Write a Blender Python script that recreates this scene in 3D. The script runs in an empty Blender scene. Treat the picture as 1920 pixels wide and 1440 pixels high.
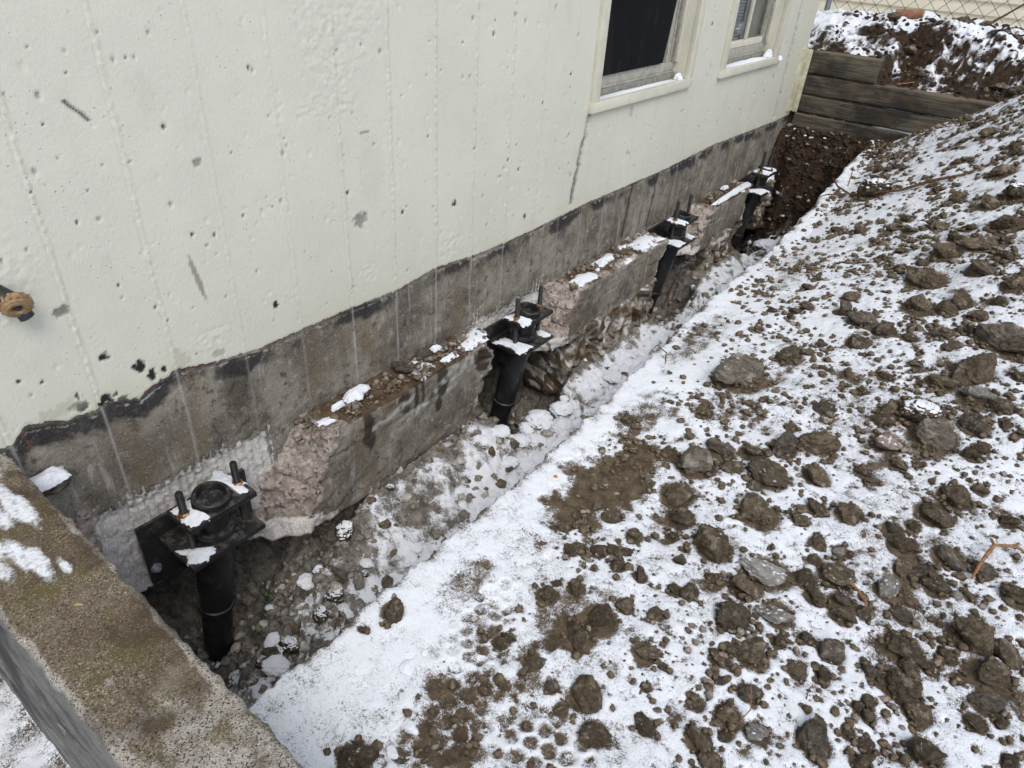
import bpy, bmesh, math, random
import numpy as np
from mathutils import Vector, Matrix

# ------------------------------------------------------------------ camera, sky, sun, exposure
scn = bpy.context.scene
COL = scn.collection
R = np.array([[0.79395869, 0.3752265, -0.47836667],
              [0.60503393, -0.41038927, 0.68228629],
              [0.05969535, -0.8311352, -0.5528569]])
cd = bpy.data.cameras.new('camera'); cam = bpy.data.objects.new('camera', cd); COL.objects.link(cam)
cd.sensor_fit = 'HORIZONTAL'; cd.sensor_width = 36.0; cd.lens = 24.32
cd.clip_start = 0.02; cd.clip_end = 500
r_, u_, b_ = R[:, 0], -R[:, 1], -R[:, 2]
cam.matrix_world = Matrix(((r_[0], u_[0], b_[0], 1.5), (r_[1], u_[1], b_[1], 0.0), (r_[2], u_[2], b_[2], 1.31), (0, 0, 0, 1)))
scn.camera = cam

SUN_EL, SUN_AZ = 52.0, 128.0          # azimuth clockwise from +Y: sun stands over the yard, behind the camera's right
w = bpy.data.worlds.new('World'); scn.world = w; w.use_nodes = True
wt = w.node_tree; wt.nodes.clear()
sky = wt.nodes.new('ShaderNodeTexSky'); sky.sky_type = 'NISHITA'; sky.sun_disc = False
sky.sun_elevation = math.radians(SUN_EL); sky.sun_rotation = math.radians(SUN_AZ)
sky.air_density = 1.0; sky.dust_density = 1.6; sky.ozone_density = 1.0
hs = wt.nodes.new('ShaderNodeHueSaturation'); hs.inputs['Saturation'].default_value = 0.60
bg = wt.nodes.new('ShaderNodeBackground'); bg.inputs['Strength'].default_value = 0.15
wo = wt.nodes.new('ShaderNodeOutputWorld')
wt.links.new(sky.outputs[0], hs.inputs['Color']); wt.links.new(hs.outputs[0], bg.inputs['Color']); wt.links.new(bg.outputs[0], wo.inputs['Surface'])
sl = bpy.data.lights.new('sun', 'SUN'); sl.energy = 1.1; sl.angle = math.radians(28); sl.color = (1.0, 0.98, 0.945)
so = bpy.data.objects.new('sun', sl); COL.objects.link(so)
az, el = math.radians(SUN_AZ), math.radians(SUN_EL)
sdir = Vector((math.sin(az) * math.cos(el), math.cos(az) * math.cos(el), math.sin(el)))
so.rotation_euler = sdir.to_track_quat('Z', 'Y').to_euler(); so.location = sdir * 20
vs = scn.view_settings; vs.view_transform = 'Standard'; vs.look = 'None'; vs.gamma = 1.0; vs.use_curve_mapping = False
vs.exposure = 0.27
cy_ = scn.cycles; cy_.max_bounces = 4; cy_.diffuse_bounces = 2; cy_.glossy_bounces = 2; cy_.transmission_bounces = 4; cy_.use_adaptive_sampling = True; cy_.adaptive_threshold = 0.03

rng = np.random.default_rng(7); random.seed(7)

# ------------------------------------------------------------------ numpy noise
PERM = np.concatenate([np.random.default_rng(3).permutation(256)] * 3).astype(np.int32)
G2 = np.array([(math.cos(a), math.sin(a)) for a in np.linspace(0, 2 * math.pi, 16, endpoint=False)], np.float32)
_g = np.random.default_rng(5).normal(size=(32, 3)); G3 = (_g / np.linalg.norm(_g, axis=1)[:, None]).astype(np.float32)
def n2(x, y):
    x = np.asarray(x, np.float32); y = np.asarray(y, np.float32)
    xi = np.floor(x).astype(np.int32); yi = np.floor(y).astype(np.int32); fx = x - xi; fy = y - yi
    u = fx * fx * fx * (fx * (fx * 6 - 15) + 10); v = fy * fy * fy * (fy * (fy * 6 - 15) + 10)
    xi &= 255; yi &= 255
    def g(dx, dy):
        gr = G2[PERM[PERM[xi + dx] + yi + dy] & 15]
        return gr[..., 0] * (fx - dx) + gr[..., 1] * (fy - dy)
    a = g(0, 0); a = a + u * (g(1, 0) - a); b = g(0, 1); b = b + u * (g(1, 1) - b)
    return (a + v * (b - a)) * 1.4
def n3(p):
    p = np.asarray(p, np.float32); i = np.floor(p).astype(np.int32); f = p - i
    u = f * f * f * (f * (f * 6 - 15) + 10); i &= 255
    def g(a, b, c):
        gr = G3[PERM[PERM[PERM[i[..., 0] + a] + i[..., 1] + b] + i[..., 2] + c] & 31]
        return gr[..., 0] * (f[..., 0] - a) + gr[..., 1] * (f[..., 1] - b) + gr[..., 2] * (f[..., 2] - c)
    def lx(b, c):
        s = g(0, b, c); return s + u[..., 0] * (g(1, b, c) - s)
    def ly(c):
        s = lx(0, c); return s + u[..., 1] * (lx(1, c) - s)
    s = ly(0); return (s + u[..., 2] * (ly(1) - s)) * 1.5
def f2(x, y, sc, oc=4, off=0.0, g=.5):
    s = 0; a = 1.0; t = 0
    for k in range(oc):
        s = s + a * n2(x * sc + off + 17.3 * k, y * sc - off + 9.1 * k); t += a; a *= g; sc *= 2.03
    return s / t * 1.5
def f3(p, sc, oc=4, off=0.0, g=.5):
    s = 0; a = 1.0; t = 0
    for k in range(oc):
        s = s + a * n3(p * sc + off + 7.7 * k); t += a; a *= g; sc *= 2.03
    return s / t * 1.5
def S(a, b, t):
    t = np.clip((np.asarray(t) - a) / (b - a), 0, 1); return t * t * (3 - 2 * t)
def mix(a, b, t): return a + (b - a) * t

# ------------------------------------------------------------------ mesh helpers
def tag(o, label=None, cat=None, group=None, kind=None):
    if label: o['label'] = label
    if cat: o['category'] = cat
    if group: o['group'] = group
    if kind: o['kind'] = kind
    return o
def link(name, me, mats, parent=None, smooth=True):
    o = bpy.data.objects.new(name, me); COL.objects.link(o)
    if mats is not None:
        for m in (mats if isinstance(mats, (list, tuple)) else [mats]): me.materials.append(m)
    if parent: o.parent = parent
    if smooth: me.polygons.foreach_set('use_smooth', np.ones(len(me.polygons), bool))
    return o
def empty(name, loc=(0, 0, 0)):
    o = bpy.data.objects.new(name, None); o.location = loc; o.empty_display_size = .1; COL.objects.link(o); return o
def raw_mesh(name, V, F, attrs=None):
    V = np.asarray(V, np.float32); F = np.asarray(F, np.int32); me = bpy.data.meshes.new(name)
    k = F.shape[1]; me.vertices.add(len(V)); me.vertices.foreach_set('co', V.ravel())
    me.loops.add(F.size); me.loops.foreach_set('vertex_index', F.ravel())
    me.polygons.add(len(F)); me.polygons.foreach_set('loop_start', np.arange(0, F.size, k, dtype=np.int32))
    me.update(calc_edges=True)
    for n, v in (attrs or {}).items():
        a = me.attributes.new(n, 'FLOAT', 'POINT'); a.data.foreach_set('value', np.ascontiguousarray(v, np.float32).ravel())
    return me
def grid_faces(nu, nv, keep=None, flip=False):
    i = np.arange(nu * nv).reshape(nu, nv)
    F = np.stack([i[:-1, :-1], i[1:, :-1], i[1:, 1:], i[:-1, 1:]], -1)
    if flip: F = F[..., ::-1]
    F = F.reshape(-1, 4)
    return F if keep is None else F[keep.ravel()]
def hex_mesh(name, corners, res, disp=None, attrs=None):
    """subdivided six-sided block; corners[i][j][k] for x,y,z ends; disp(P,N,uvw) gives the moved points"""
    nx, ny, nz = res; Cn = np.array(corners, float)
    faces = []; idx = {}; pts = []
    def lat(I): return (I[..., 0] * (ny + 1) + I[..., 1]) * (nz + 1) + I[..., 2]
    Fs = []
    for ax in range(3):
        n = res[ax]; o1, o2 = [(1, 2), (2, 0), (0, 1)][ax]
        for side in (0, 1):
            A, B = np.meshgrid(np.arange(res[o1] + 1), np.arange(res[o2] + 1), indexing='ij')
            I = np.zeros(A.shape + (3,), np.int64); I[..., ax] = side * n; I[..., o1] = A; I[..., o2] = B
            L = lat(I); q = np.stack([L[:-1, :-1], L[1:, :-1], L[1:, 1:], L[:-1, 1:]], -1)
            if side == 0: q = q[..., ::-1]
            Fs.append(q.reshape(-1, 4))
    F = np.concatenate(Fs); un, inv = np.unique(F, return_inverse=True); F = inv.reshape(F.shape)
    I = np.stack([un // ((ny + 1) * (nz + 1)), (un // (nz + 1)) % (ny + 1), un % (nz + 1)], -1)
    t = I / np.array(res, float)
    P = np.zeros((len(un), 3))
    for a in (0, 1):
        for b in (0, 1):
            for c in (0, 1):
                wgt = (t[:, 0] if a else 1 - t[:, 0]) * (t[:, 1] if b else 1 - t[:, 1]) * (t[:, 2] if c else 1 - t[:, 2])
                P += wgt[:, None] * Cn[a, b, c]
    at = attrs(P, t) if attrs else {}
    if disp is not None: P = disp(P, t)
    return raw_mesh(name, P, F, at)
def box_corners(x0, x1, y0, y1, z0, z1):
    return [[[(x, y, z) for z in (z0, z1)] for y in (y0, y1)] for x in (x0, x1)]
def bm_box(bm, x0, x1, y0, y1, z0, z1, bev=0.0, seg=2):
    r = bmesh.ops.create_cube(bm, size=1)
    for v in r['verts']: v.co = Vector(((x0 + x1) / 2 + v.co.x * (x1 - x0), (y0 + y1) / 2 + v.co.y * (y1 - y0), (z0 + z1) / 2 + v.co.z * (z1 - z0)))
    if bev > 0:
        es = list({e for v in r['verts'] for e in v.link_edges})
        bmesh.ops.bevel(bm, geom=es, offset=bev, segments=seg, affect='EDGES', profile=.6)
def bm_lathe(bm, prof, seg=24, M=None, hexa=False):
    M = M or Matrix(); n = 6 if hexa else seg; rings = []
    for r, z in prof:
        if r < 1e-6: rings.append([bm.verts.new(M @ Vector((0, 0, z)))])
        else: rings.append([bm.verts.new(M @ Vector((r * math.cos(2 * math.pi * i / n), r * math.sin(2 * math.pi * i / n), z))) for i in range(n)])
    for a, b in zip(rings[:-1], rings[1:]):
        for i in range(n):
            j = (i + 1) % n
            if len(a) == 1 and len(b) == 1: continue
            if len(a) == 1: bm.faces.new((a[0], b[j], b[i])) if False else bm.faces.new((a[0], b[i], b[j]))
            elif len(b) == 1: bm.faces.new((a[i], a[j], b[0]))
            else: bm.faces.new((a[i], a[j], b[j], b[i]))
def bm_tube(bm, pts, rad, seg=7):
    pts = [Vector(p) for p in pts]; rings = []
    for i, p in enumerate(pts):
        d = (pts[min(i + 1, len(pts) - 1)] - pts[max(i - 1, 0)]).normalized()
        a = d.orthogonal().normalized() if i == 0 else (ref - d * ref.dot(d)).normalized()
        ref = a; b = d.cross(a); r = rad[i] if isinstance(rad, (list, tuple)) else rad
        rings.append([bm.verts.new(p + (a * math.cos(2 * math.pi * k / seg) + b * math.sin(2 * math.pi * k / seg)) * r) for k in range(seg)])
    for a, b in zip(rings[:-1], rings[1:]):
        for k in range(seg): bm.faces.new((a[k], a[(k + 1) % seg], b[(k + 1) % seg], b[k]))
    bm.faces.new(rings[0][::-1]); bm.faces.new(rings[-1])
def bm_obj(name, bm, m, parent=None, smooth_angle=35):
    bmesh.ops.recalc_face_normals(bm, faces=bm.faces[:])
    me = bpy.data.meshes.new(name); bm.to_mesh(me); bm.free()
    o = link(name, me, m, parent, smooth=True)
    try: me.set_sharp_from_angle(angle=math.radians(smooth_angle))
    except Exception: pass
    return o
def part_box(name, parent, m, dims, bev=.002):
    bm = bmesh.new(); bm_box(bm, *dims, bev=bev); return bm_obj(name, bm, m, parent)

# ------------------------------------------------------------------ material helpers
class T:
    def __init__(s, name):
        s.m = bpy.data.materials.new(name); s.m.use_nodes = True; s.t = s.m.node_tree
        s.b = s.t.nodes['Principled BSDF']; s._co = None
    def n(s, k): return s.t.nodes.new(k)
    def put(s, sock, v):
        if v is None: return
        if hasattr(v, 'is_linked') or isinstance(v, bpy.types.NodeSocket): s.t.links.new(v, sock)
        elif isinstance(v, (tuple, list)) and len(v) == 3 and len(sock.default_value) == 4: sock.default_value = (*v, 1)
        else: sock.default_value = v
    def co(s, scale=None, rnd=False):
        if s._co is None:
            tc = s.n('ShaderNodeTexCoord'); s._co = tc.outputs['Object']
            if rnd:
                oi = s.n('ShaderNodeObjectInfo'); ml = s.math('MULTIPLY', oi.outputs['Random'], 37.0)
                va = s.n('ShaderNodeVectorMath'); va.operation = 'ADD'; s.put(va.inputs[0], s._co); s.put(va.inputs[1], ml); s._co = va.outputs[0]
        if scale is None: return s._co
        va = s.n('ShaderNodeVectorMath'); va.operation = 'MULTIPLY'; s.put(va.inputs[0], s._co); va.inputs[1].default_value = scale; return va.outputs[0]
    def noise(s, sc, det=4, ro=.55, vec=None, dist=0, col=False):
        k = s.n('ShaderNodeTexNoise'); s.put(k.inputs['Vector'], vec or s.co()); k.inputs['Scale'].default_value = sc
        k.inputs['Detail'].default_value = det; k.inputs['Roughness'].default_value = ro; k.inputs['Distortion'].default_value = dist
        return k.outputs[1 if col else 0]
    def vor(s, sc, feat='F1', out='Distance', vec=None, rnd=1.0):
        k = s.n('ShaderNodeTexVoronoi'); k.feature = feat; s.put(k.inputs['Vector'], vec or s.co()); k.inputs['Scale'].default_value = sc
        k.inputs['Randomness'].default_value = rnd; return k.outputs[out]
    def attr(s, name):
        k = s.n('ShaderNodeAttribute'); k.attribute_name = name; return k.outputs['Fac']
    def math(s, op, a, b=None, cl=False):
        k = s.n('ShaderNodeMath'); k.operation = op; k.use_clamp = cl; s.put(k.inputs[0], a); s.put(k.inputs[1], b); return k.outputs[0]
    def ss(s, v, a, b, c=0.0, d=1.0, smooth=True):
        k = s.n('ShaderNodeMapRange'); k.interpolation_type = 'SMOOTHSTEP' if smooth else 'LINEAR'; s.put(k.inputs['Value'], v)
        for nme, val in zip(('From Min', 'From Max', 'To Min', 'To Max'), (a, b, c, d)): s.put(k.inputs[nme], val)
        return k.outputs[0]
    def mix(s, f, a, b, mode='MIX'):
        k = s.n('ShaderNodeMix'); k.data_type = 'RGBA'; k.blend_type = mode; s.put(k.inputs[0], f); s.put(k.inputs[6], a); s.put(k.inputs[7], b); return k.outputs[2]
    def ramp(s, f, stops):
        k = s.n('ShaderNodeValToRGB'); s.put(k.inputs[0], f); e = k.color_ramp.elements
        while len(e) < len(stops): e.new(.5)
        for el, (p, c) in zip(e, stops): el.position = p; el.color = (*c, 1)
        return k.outputs[0]
    def bump(s, h, dist=.004, st=1.0, nrm=None):
        k = s.n('ShaderNodeBump'); k.inputs['Strength'].default_value = st; k.inputs['Distance'].default_value = dist; s.put(k.inputs['Height'], h); s.put(k.inputs['Normal'], nrm); return k.outputs[0]
    def out(s, col=None, rough=.9, nrm=None, spec=.3, metal=0.0):
        s.put(s.b.inputs['Base Color'], col); s.put(s.b.inputs['Roughness'], rough); s.put(s.b.inputs['Normal'], nrm)
        s.put(s.b.inputs['Specular IOR Level'], spec); s.put(s.b.inputs['Metallic'], metal); return s.m
    def nz(s):
        g = s.n('ShaderNodeNewGeometry'); x = s.n('ShaderNodeSeparateXYZ'); s.put(x.inputs[0], g.outputs['Normal']); return x.outputs[2]

SNOW = (.86, .88, .91)
def snow_col(t): return t.mix(t.ss(t.noise(300, 3, .6), .35, .7), (.80, .825, .865), (.90, .915, .935))

def make_masonry():
    t = T('weathered_masonry')
    big = t.noise(5, 5, .6); mid = t.noise(26, 6, .65); fine = t.noise(170, 4, .65); vfine = t.noise(520, 2, .6)
    c = t.mix(t.ss(big, .35, .65), (.140, .120, .094), (.30, .268, .215))
    c = t.mix(t.ss(mid, .54, .66, 0, .85), c, (.065, .059, .053))
    c = t.mix(t.ss(mid, .33, .45, .75, 0), c, (.40, .37, .32)); c = t.mix(t.ss(t.noise(13, 6, .7, t.co((1, 1, .5))), .57, .66, 0, .55), c, (.05, .047, .044))
    c = t.mix(t.ss(t.noise(9, 5, .6, t.co((1, 1, .35))), .50, .66, 0, .65), c, (.17, .128, .078))
    c = t.mix(t.ss(t.noise(16, 5, .7, t.co((1, 1.6, .22))), .58, .68, 0, .6), c, (.44, .42, .385)); c = t.mix(t.ss(fine, .58, .70, 0, .85), c, (.52, .49, .45))
    c = t.mix(t.ss(fine, .30, .42, .85, 0), c, (.05, .045, .040))
    c = t.mix(t.ss(vfine, .64, .72, 0, .65), c, (.56, .53, .48))
    # broken concrete faces
    pk = t.mix(t.ss(mid, .38, .62), (.27, .20, .160), (.47, .395, .34)); pk = t.mix(t.ss(fine, .58, .7, 0, .8), pk, (.58, .52, .46)); pk = t.mix(t.ss(fine, .32, .44, .8, 0), pk, (.15, .10, .075)); pk = t.mix(t.ss(t.noise(48, 5, .7), .56, .66, 0, .8), pk, (.60, .55, .51))
    gv = t.n('ShaderNodeSeparateColor'); t.put(gv.inputs[0], t.vor(105, 'F1', 'Color')); pk = t.mix(t.ss(gv.outputs[0], .72, .8, 0, .7), pk, (.30, .28, .255)); pk = t.mix(t.ss(gv.outputs[1], .8, .88, 0, .6), pk, (.56, .52, .47)); pk = t.mix(t.ss(gv.outputs[2], .85, .92, 0, .7), pk, (.10, .085, .07))
    c = t.mix(t.ss(t.math('ADD', t.attr('pink'), t.math('MULTIPLY', t.math('SUBTRACT', mid, .5), .9)), .4, .6), c, pk)
    li = t.mix(t.ss(fine, .35, .65), (.54, .50, .465), (.80, .765, .725)); li = t.mix(t.ss(t.noise(60, 4, .7), .55, .72, 0, .6), li, (.27, .20, .165))
    c = t.mix(t.ss(t.math('ADD', t.attr('lime'), t.math('MULTIPLY', t.math('SUBTRACT', mid, .5), 1.0)), .38, .62), c, li)
    sl_ = t.mix(t.ss(mid, .35, .65), (.06, .04, .024), (.145, .098, .055)); sl_ = t.mix(t.ss(fine, .6, .72, 0, .6), sl_, (.26, .2, .13))
    c = t.mix(t.ss(t.math('ADD', t.attr('soil'), t.math('MULTIPLY', t.math('SUBTRACT', mid, .5), .9)), .4, .6), c, sl_)
    # tar band, damp stains, rust
    tr = t.mix(t.ss(fine, .5, .7), (.018, .018, .021), (.06, .06, .068)); tr = t.mix(t.ss(t.noise(40, 4, .6), .56, .68), tr, (.11, .045, .03))
    c = t.mix(t.ss(t.math('ADD', t.attr('tar'), t.math('MULTIPLY', t.math('SUBTRACT', t.noise(34, 6, .7), .5), 1.0)), .22, .75, 0, .88), c, tr)
    c = t.mix(t.ss(t.math('ADD', t.attr('rust'), t.math('MULTIPLY', t.math('SUBTRACT', t.noise(45, 4, .7), .5), 1.4)), .45, .6, 0, .9), c, (.135, .058, .04))
    c = t.mix(t.ss(t.math('ADD', t.attr('pale'), t.math('MULTIPLY', t.math('SUBTRACT', t.noise(28, 5, .7), .5), 1.6)), .5, .7, 0, .75), c, (.40, .40, .42))
    c = t.mix(t.math('MULTIPLY', t.attr('wet'), .88), c, (.032, .022, .014))
    c = t.mix(t.math('MULTIPLY', t.attr('line'), .8), c, (.52, .50, .46))
    # paint coat
    pt = t.mix(t.ss(t.noise(2.2, 4, .6), .35, .7), (.633, .625, .535), (.672, .658, .562))
    pt = t.mix(t.ss(t.noise(11, 5, .62, t.co((1, 1, .4))), .58, .76, 0, .30), pt, (.47, .455, .37))
    pt = t.mix(t.ss(t.noise(75, 3, .6), .64, .74, 0, .35), pt, (.50, .49, .42))
    pt = t.mix(t.math('MULTIPLY', t.attr('stain'), .75), pt, (.23, .20, .135))
    pt = t.mix(t.attr('yel'), pt, (.60, .585, .43))
    pt = t.mix(t.math('MULTIPLY', t.ss(t.vor(42), .055, .02), t.ss(t.noise(9, 2), .42, .6)), pt, (.30, .285, .24))
    pt = t.mix(t.attr('black'), pt, (.022, .022, .022))
    pt = t.mix(t.attr('grey'), pt, (.24, .22, .19))
    pf = t.ss(t.math('ADD', t.attr('paint'), t.math('MULTIPLY', t.math('SUBTRACT', t.noise(110, 4, .7), .5), .5)), .44, .54)
    c = t.mix(pf, c, pt)
    c = t.mix(t.ss(t.math('ADD', t.attr('snow'), t.math('MULTIPLY', t.math('SUBTRACT', t.noise(90, 4, .7), .5), .8)), .45, .58), c, snow_col(t))
    hb = t.math('ADD', t.math('MULTIPLY', fine, .6), t.math('MULTIPLY', mid, .9)); hb = t.math('ADD', hb, t.math('MULTIPLY', vfine, .3))
    dimp = t.ss(t.vor(62), .16, .03, 0, 1); dimp = t.math('MULTIPLY', dimp, t.ss(t.noise(7, 3), .42, .62))
    hp = t.math('SUBTRACT', t.math('MULTIPLY', t.noise(130, 3, .6), .20), t.math('MULTIPLY', dimp, .35)); hp = t.math('ADD', hp, t.math('MULTIPLY', t.noise(330, 2), .10))
    h = t.mix(pf, hb, hp)
    return t.out(c, t.mix(pf, (.92,) * 3, (.62,) * 3), t.bump(h, .0045, 1.0), .28)
M_MAS = make_masonry()

def make_ground():
    t = T('snowy_soil')
    mid = t.noise(30, 6, .68); fine = t.noise(150, 5, .7); vf = t.noise(600, 2, .6)
    c = t.mix(t.ss(mid, .35, .65), (.085, .061, .038), (.175, .130, .083)); c = t.mix(t.ss(fine, .58, .72, 0, .85), c, (.29, .23, .16)); c = t.mix(t.ss(fine, .28, .42, .8, 0), c, (.034, .024, .016))
    h_ = t.mix(t.ss(mid, .35, .65), (.024, .016, .011), (.066, .040, .023)); h_ = t.mix(t.ss(fine, .6, .74, 0, .7), h_, (.14, .088, .052))
    c = t.mix(t.ss(t.math('ADD', t.attr('humus'), t.math('MULTIPLY', t.math('SUBTRACT', mid, .5), .8)), .35, .65), c, h_)
    g = t.mix(t.ss(mid, .32, .68), (.11, .095, .078), (.33, .295, .25)); g = t.mix(t.ss(fine, .56, .70, 0, .85), g, (.50, .47, .43)); g = t.mix(t.ss(fine, .28, .42, .8, 0), g, (.035, .029, .024))
    c = t.mix(t.ss(t.math('ADD', t.attr('rubble'), t.math('MULTIPLY', t.math('SUBTRACT', t.noise(14, 4, .6), .5), 1.1)), .35, .65), c, g)
    sn = t.math('ADD', t.attr('snow'), t.math('MULTIPLY', t.math('SUBTRACT', fine, .5), .95)); sn = t.math('ADD', sn, t.math('MULTIPLY', t.math('SUBTRACT', vf, .5), .95))
    sf = t.ss(sn, .38, .66)
    c = t.mix(sf, c, snow_col(t))
    hs_ = t.math('ADD', t.math('MULTIPLY', t.noise(230, 3, .6), .22), t.math('MULTIPLY', t.noise(55, 3), .3))
    hb = t.math('ADD', t.math('MULTIPLY', fine, 1.1), t.math('MULTIPLY', mid, 1.6))
    h = t.mix(sf, hb, t.math('ADD', hs_, 1.1))
    return t.out(c, t.mix(sf, (.95,) * 3, (.7,) * 3), t.bump(h, .006, .9), .25)
M_GND = make_ground()

def make_clod(name, a, b, hi, lo, cap=0.0):
    t = T(name); t.co(None, rnd=True)
    mid = t.noise(2.4, 6, .66); fine = t.noise(14, 5, .75)
    c = t.mix(t.ss(mid, .38, .62), a, b); c = t.mix(t.ss(fine, .56, .70, 0, .9), c, hi); c = t.mix(t.ss(fine, .26, .42, .8, 0), c, lo)
    c = t.mix(t.ss(t.noise(1.1, 3), .56, .68, 0, .55), c, tuple(min(1, q * 1.5) for q in hi))
    oi = t.n('ShaderNodeObjectInfo'); br = t.ss(oi.outputs['Random'], 0, 1, .72, 1.25, False)
    c = t.mix(1.0, c, br, 'MULTIPLY')
    up = t.math('ADD', t.nz(), t.math('MULTIPLY', t.math('SUBTRACT', t.noise(1.3 if cap > .2 else 3.0, 4, .55), .5), .55 if cap > .2 else 1.3))
    sf = t.ss(up, 1.06 - cap, 1.2 - cap)
    c = t.mix(sf, c, SNOW)
    h = t.math('ADD', t.math('MULTIPLY', fine, .45), t.math('MULTIPLY', t.noise(50, 3, .6), .35)); h = t.math('ADD', h, t.math('MULTIPLY', t.math('SUBTRACT', 1.0, t.ss(t.vor(1.7, 'DISTANCE_TO_EDGE'), 0, .035)), -.35))
    h = t.mix(sf, h, (.6, .6, .6))
    return t.out(c, .97, t.bump(h, .010, 1.0), .12)
MC = {'b': make_clod('brown_clay_clod', (.125, .096, .065), (.225, .178, .122), (.36, .30, .22), (.046, .035, .024), -.06),
      'g': make_clod('grey_brown_stone', (.13, .108, .082), (.25, .215, .17), (.42, .37, .31), (.05, .041, .032), -.12),
      'l': make_clod('pale_concrete_chunk', (.30, .275, .24), (.46, .43, .39), (.62, .59, .54), (.10, .085, .07), .05),
      'p': make_clod('pink_concrete_chunk', (.42, .27, .21), (.55, .45, .39), (.66, .6, .56), (.2, .12, .09), .08),
      's': make_clod('snow_capped_stone', (.066, .05, .034), (.15, .12, .085), (.24, .2, .15), (.03, .022, .015), .30),
      'w': make_clod('snow_covered_cobble', (.10, .085, .065), (.2, .175, .14), (.3, .27, .23), (.04, .035, .03), 1.15)}

def simple(name, col, rough=.6, spec=.4, metal=0, var=.25, sc=30, bump=.0, bd=.001):
    t = T(name); n = t.noise(sc, 5, .6); c = t.mix(t.ss(n, .3, .7), tuple(q * (1 - var) for q in col), tuple(min(1, q * (1 + var)) for q in col))
    return t.out(c, rough, t.bump(t.noise(sc * 6, 3), bd, bump) if bump else None, spec, metal)
def make_steel():
    t = T('black_coated_steel'); n = t.noise(22, 5, .65); f = t.noise(240, 3, .6)
    c = t.mix(t.ss(n, .5, .72), (.015, .015, .0165), (.038, .036, .034)); c = t.mix(t.ss(t.noise(38, 5, .7), .58, .68, 0, .8), c, (.085, .066, .045)); c = t.mix(t.ss(f, .68, .76, 0, .6), c, (.22, .2, .17))
    c = t.mix(t.math('MULTIPLY', t.ss(t.nz(), .6, .95), t.ss(t.noise(60, 5, .7), .46, .62, 0, .7)), c, (.13, .112, .085))
    return t.out(c, t.ss(n, .3, .7, .28, .58), t.bump(t.noise(120, 4), .0012, .5), .5)
M_STEEL = make_steel()
M_ROD = simple('dark_threaded_steel', (.03, .028, .027), .45, .5, .3, .4, 200)
M_ROD2 = simple('grey_threaded_steel', (.075, .072, .07), .5, .5, .5, .4, 200)
M_NUT = simple('yellow_zinc_nut', (.42, .24, .11), .35, .5, .75, .35, 120)
M_BOLT = simple('silver_bolt', (.62, .64, .68), .3, .5, .9, .2, 120)
def make_snow():
    t = T('loose_snow'); h = t.math('ADD', t.noise(160, 4, .65), t.math('MULTIPLY', t.noise(40, 3), 1.2))
    return t.out(snow_col(t), .7, t.bump(h, .004, .7), .2)
M_SNOW = make_snow()
M_CLUMP = simple('snow_clump', (.84, .86, .89), .7, .2, 0, .05, 3)
def make_curb():
    t = T('mossy_aggregate_concrete')
    big = t.noise(6.5, 4, .6); grit = t.vor(480, 'F1', 'Color'); gs = t.n('ShaderNodeSeparateColor'); t.put(gs.inputs[0], grit); f = t.noise(260, 4, .7)
    c = t.mix(gs.outputs[0], (.15, .115, .070), (.30, .24, .165)); c = t.mix(t.ss(gs.outputs[1], .80, .92), c, (.50, .44, .35)); c = t.mix(t.ss(gs.outputs[1], .12, .04), c, (.035, .028, .02))
    c = t.mix(t.ss(gs.outputs[2], .985, .99), c, (.27, .10, .07))
    bare = t.mix(gs.outputs[0], (.32, .28, .225), (.56, .51, .44)); bare = t.mix(t.ss(gs.outputs[1], .85, .95), bare, (.62, .58, .52)); bare = t.mix(t.ss(gs.outputs[1], .2, .1), bare, (.07, .06, .05))
    c = t.mix(t.ss(big, .36, .62, .55, 0), c, (.085, .058, .032)); c = t.mix(t.ss(t.noise(11, 4, .65), .58, .72, 0, .5), c, (.36, .31, .24))
    c = t.mix(t.ss(t.math('ADD', t.attr('bare'), t.math('MULTIPLY', t.math('SUBTRACT', t.noise(16, 5, .65), .5), 1.6)), .38, .66), c, bare)
    c = t.mix(t.ss(t.math('ADD', t.noise(13, 5, .65), t.math('MULTIPLY', t.math('SUBTRACT', f, .5), .5)), .53, .65, 0, .75), c, (.125, .108, .030))
    c = t.mix(t.ss(t.noise(9, 4, .6, t.co((1, 1, 1.01))), .50, .66, 0, .65), c, (.075, .050, .028))
    side = t.mix(t.ss(t.noise(9, 5, .65, t.co((.5, 1, 1.4))), .36, .62), (.055, .055, .055), (.20, .195, .18)); side = t.mix(t.ss(t.noise(46, 5, .7, t.co((.16, 1, 1.6))), .60, .68, 0, .9), side, (.38, .37, .35))
    side = t.mix(t.ss(f, .3, .4, .5, 0), side, (.03, .03, .03))
    c = t.mix(t.attr('side'), c, side)
    sf = t.ss(t.math('ADD', t.attr('snow'), t.math('MULTIPLY', t.math('SUBTRACT', t.noise(120, 4, .7), .5), .6)), .38, .66, 0, .92)
    c = t.mix(sf, c, snow_col(t))
    h = t.math('ADD', t.math('MULTIPLY', t.vor(480), .8), t.math('MULTIPLY', f, .8)); h = t.mix(t.attr('side'), h, t.math('MULTIPLY', t.noise(120, 4), .35)); h = t.mix(sf, h, t.math('MULTIPLY', t.noise(200, 3), .4))
    return t.out(c, .93, t.bump(h, .0030, 1.0), .25)
M_CURB = make_curb()
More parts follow.
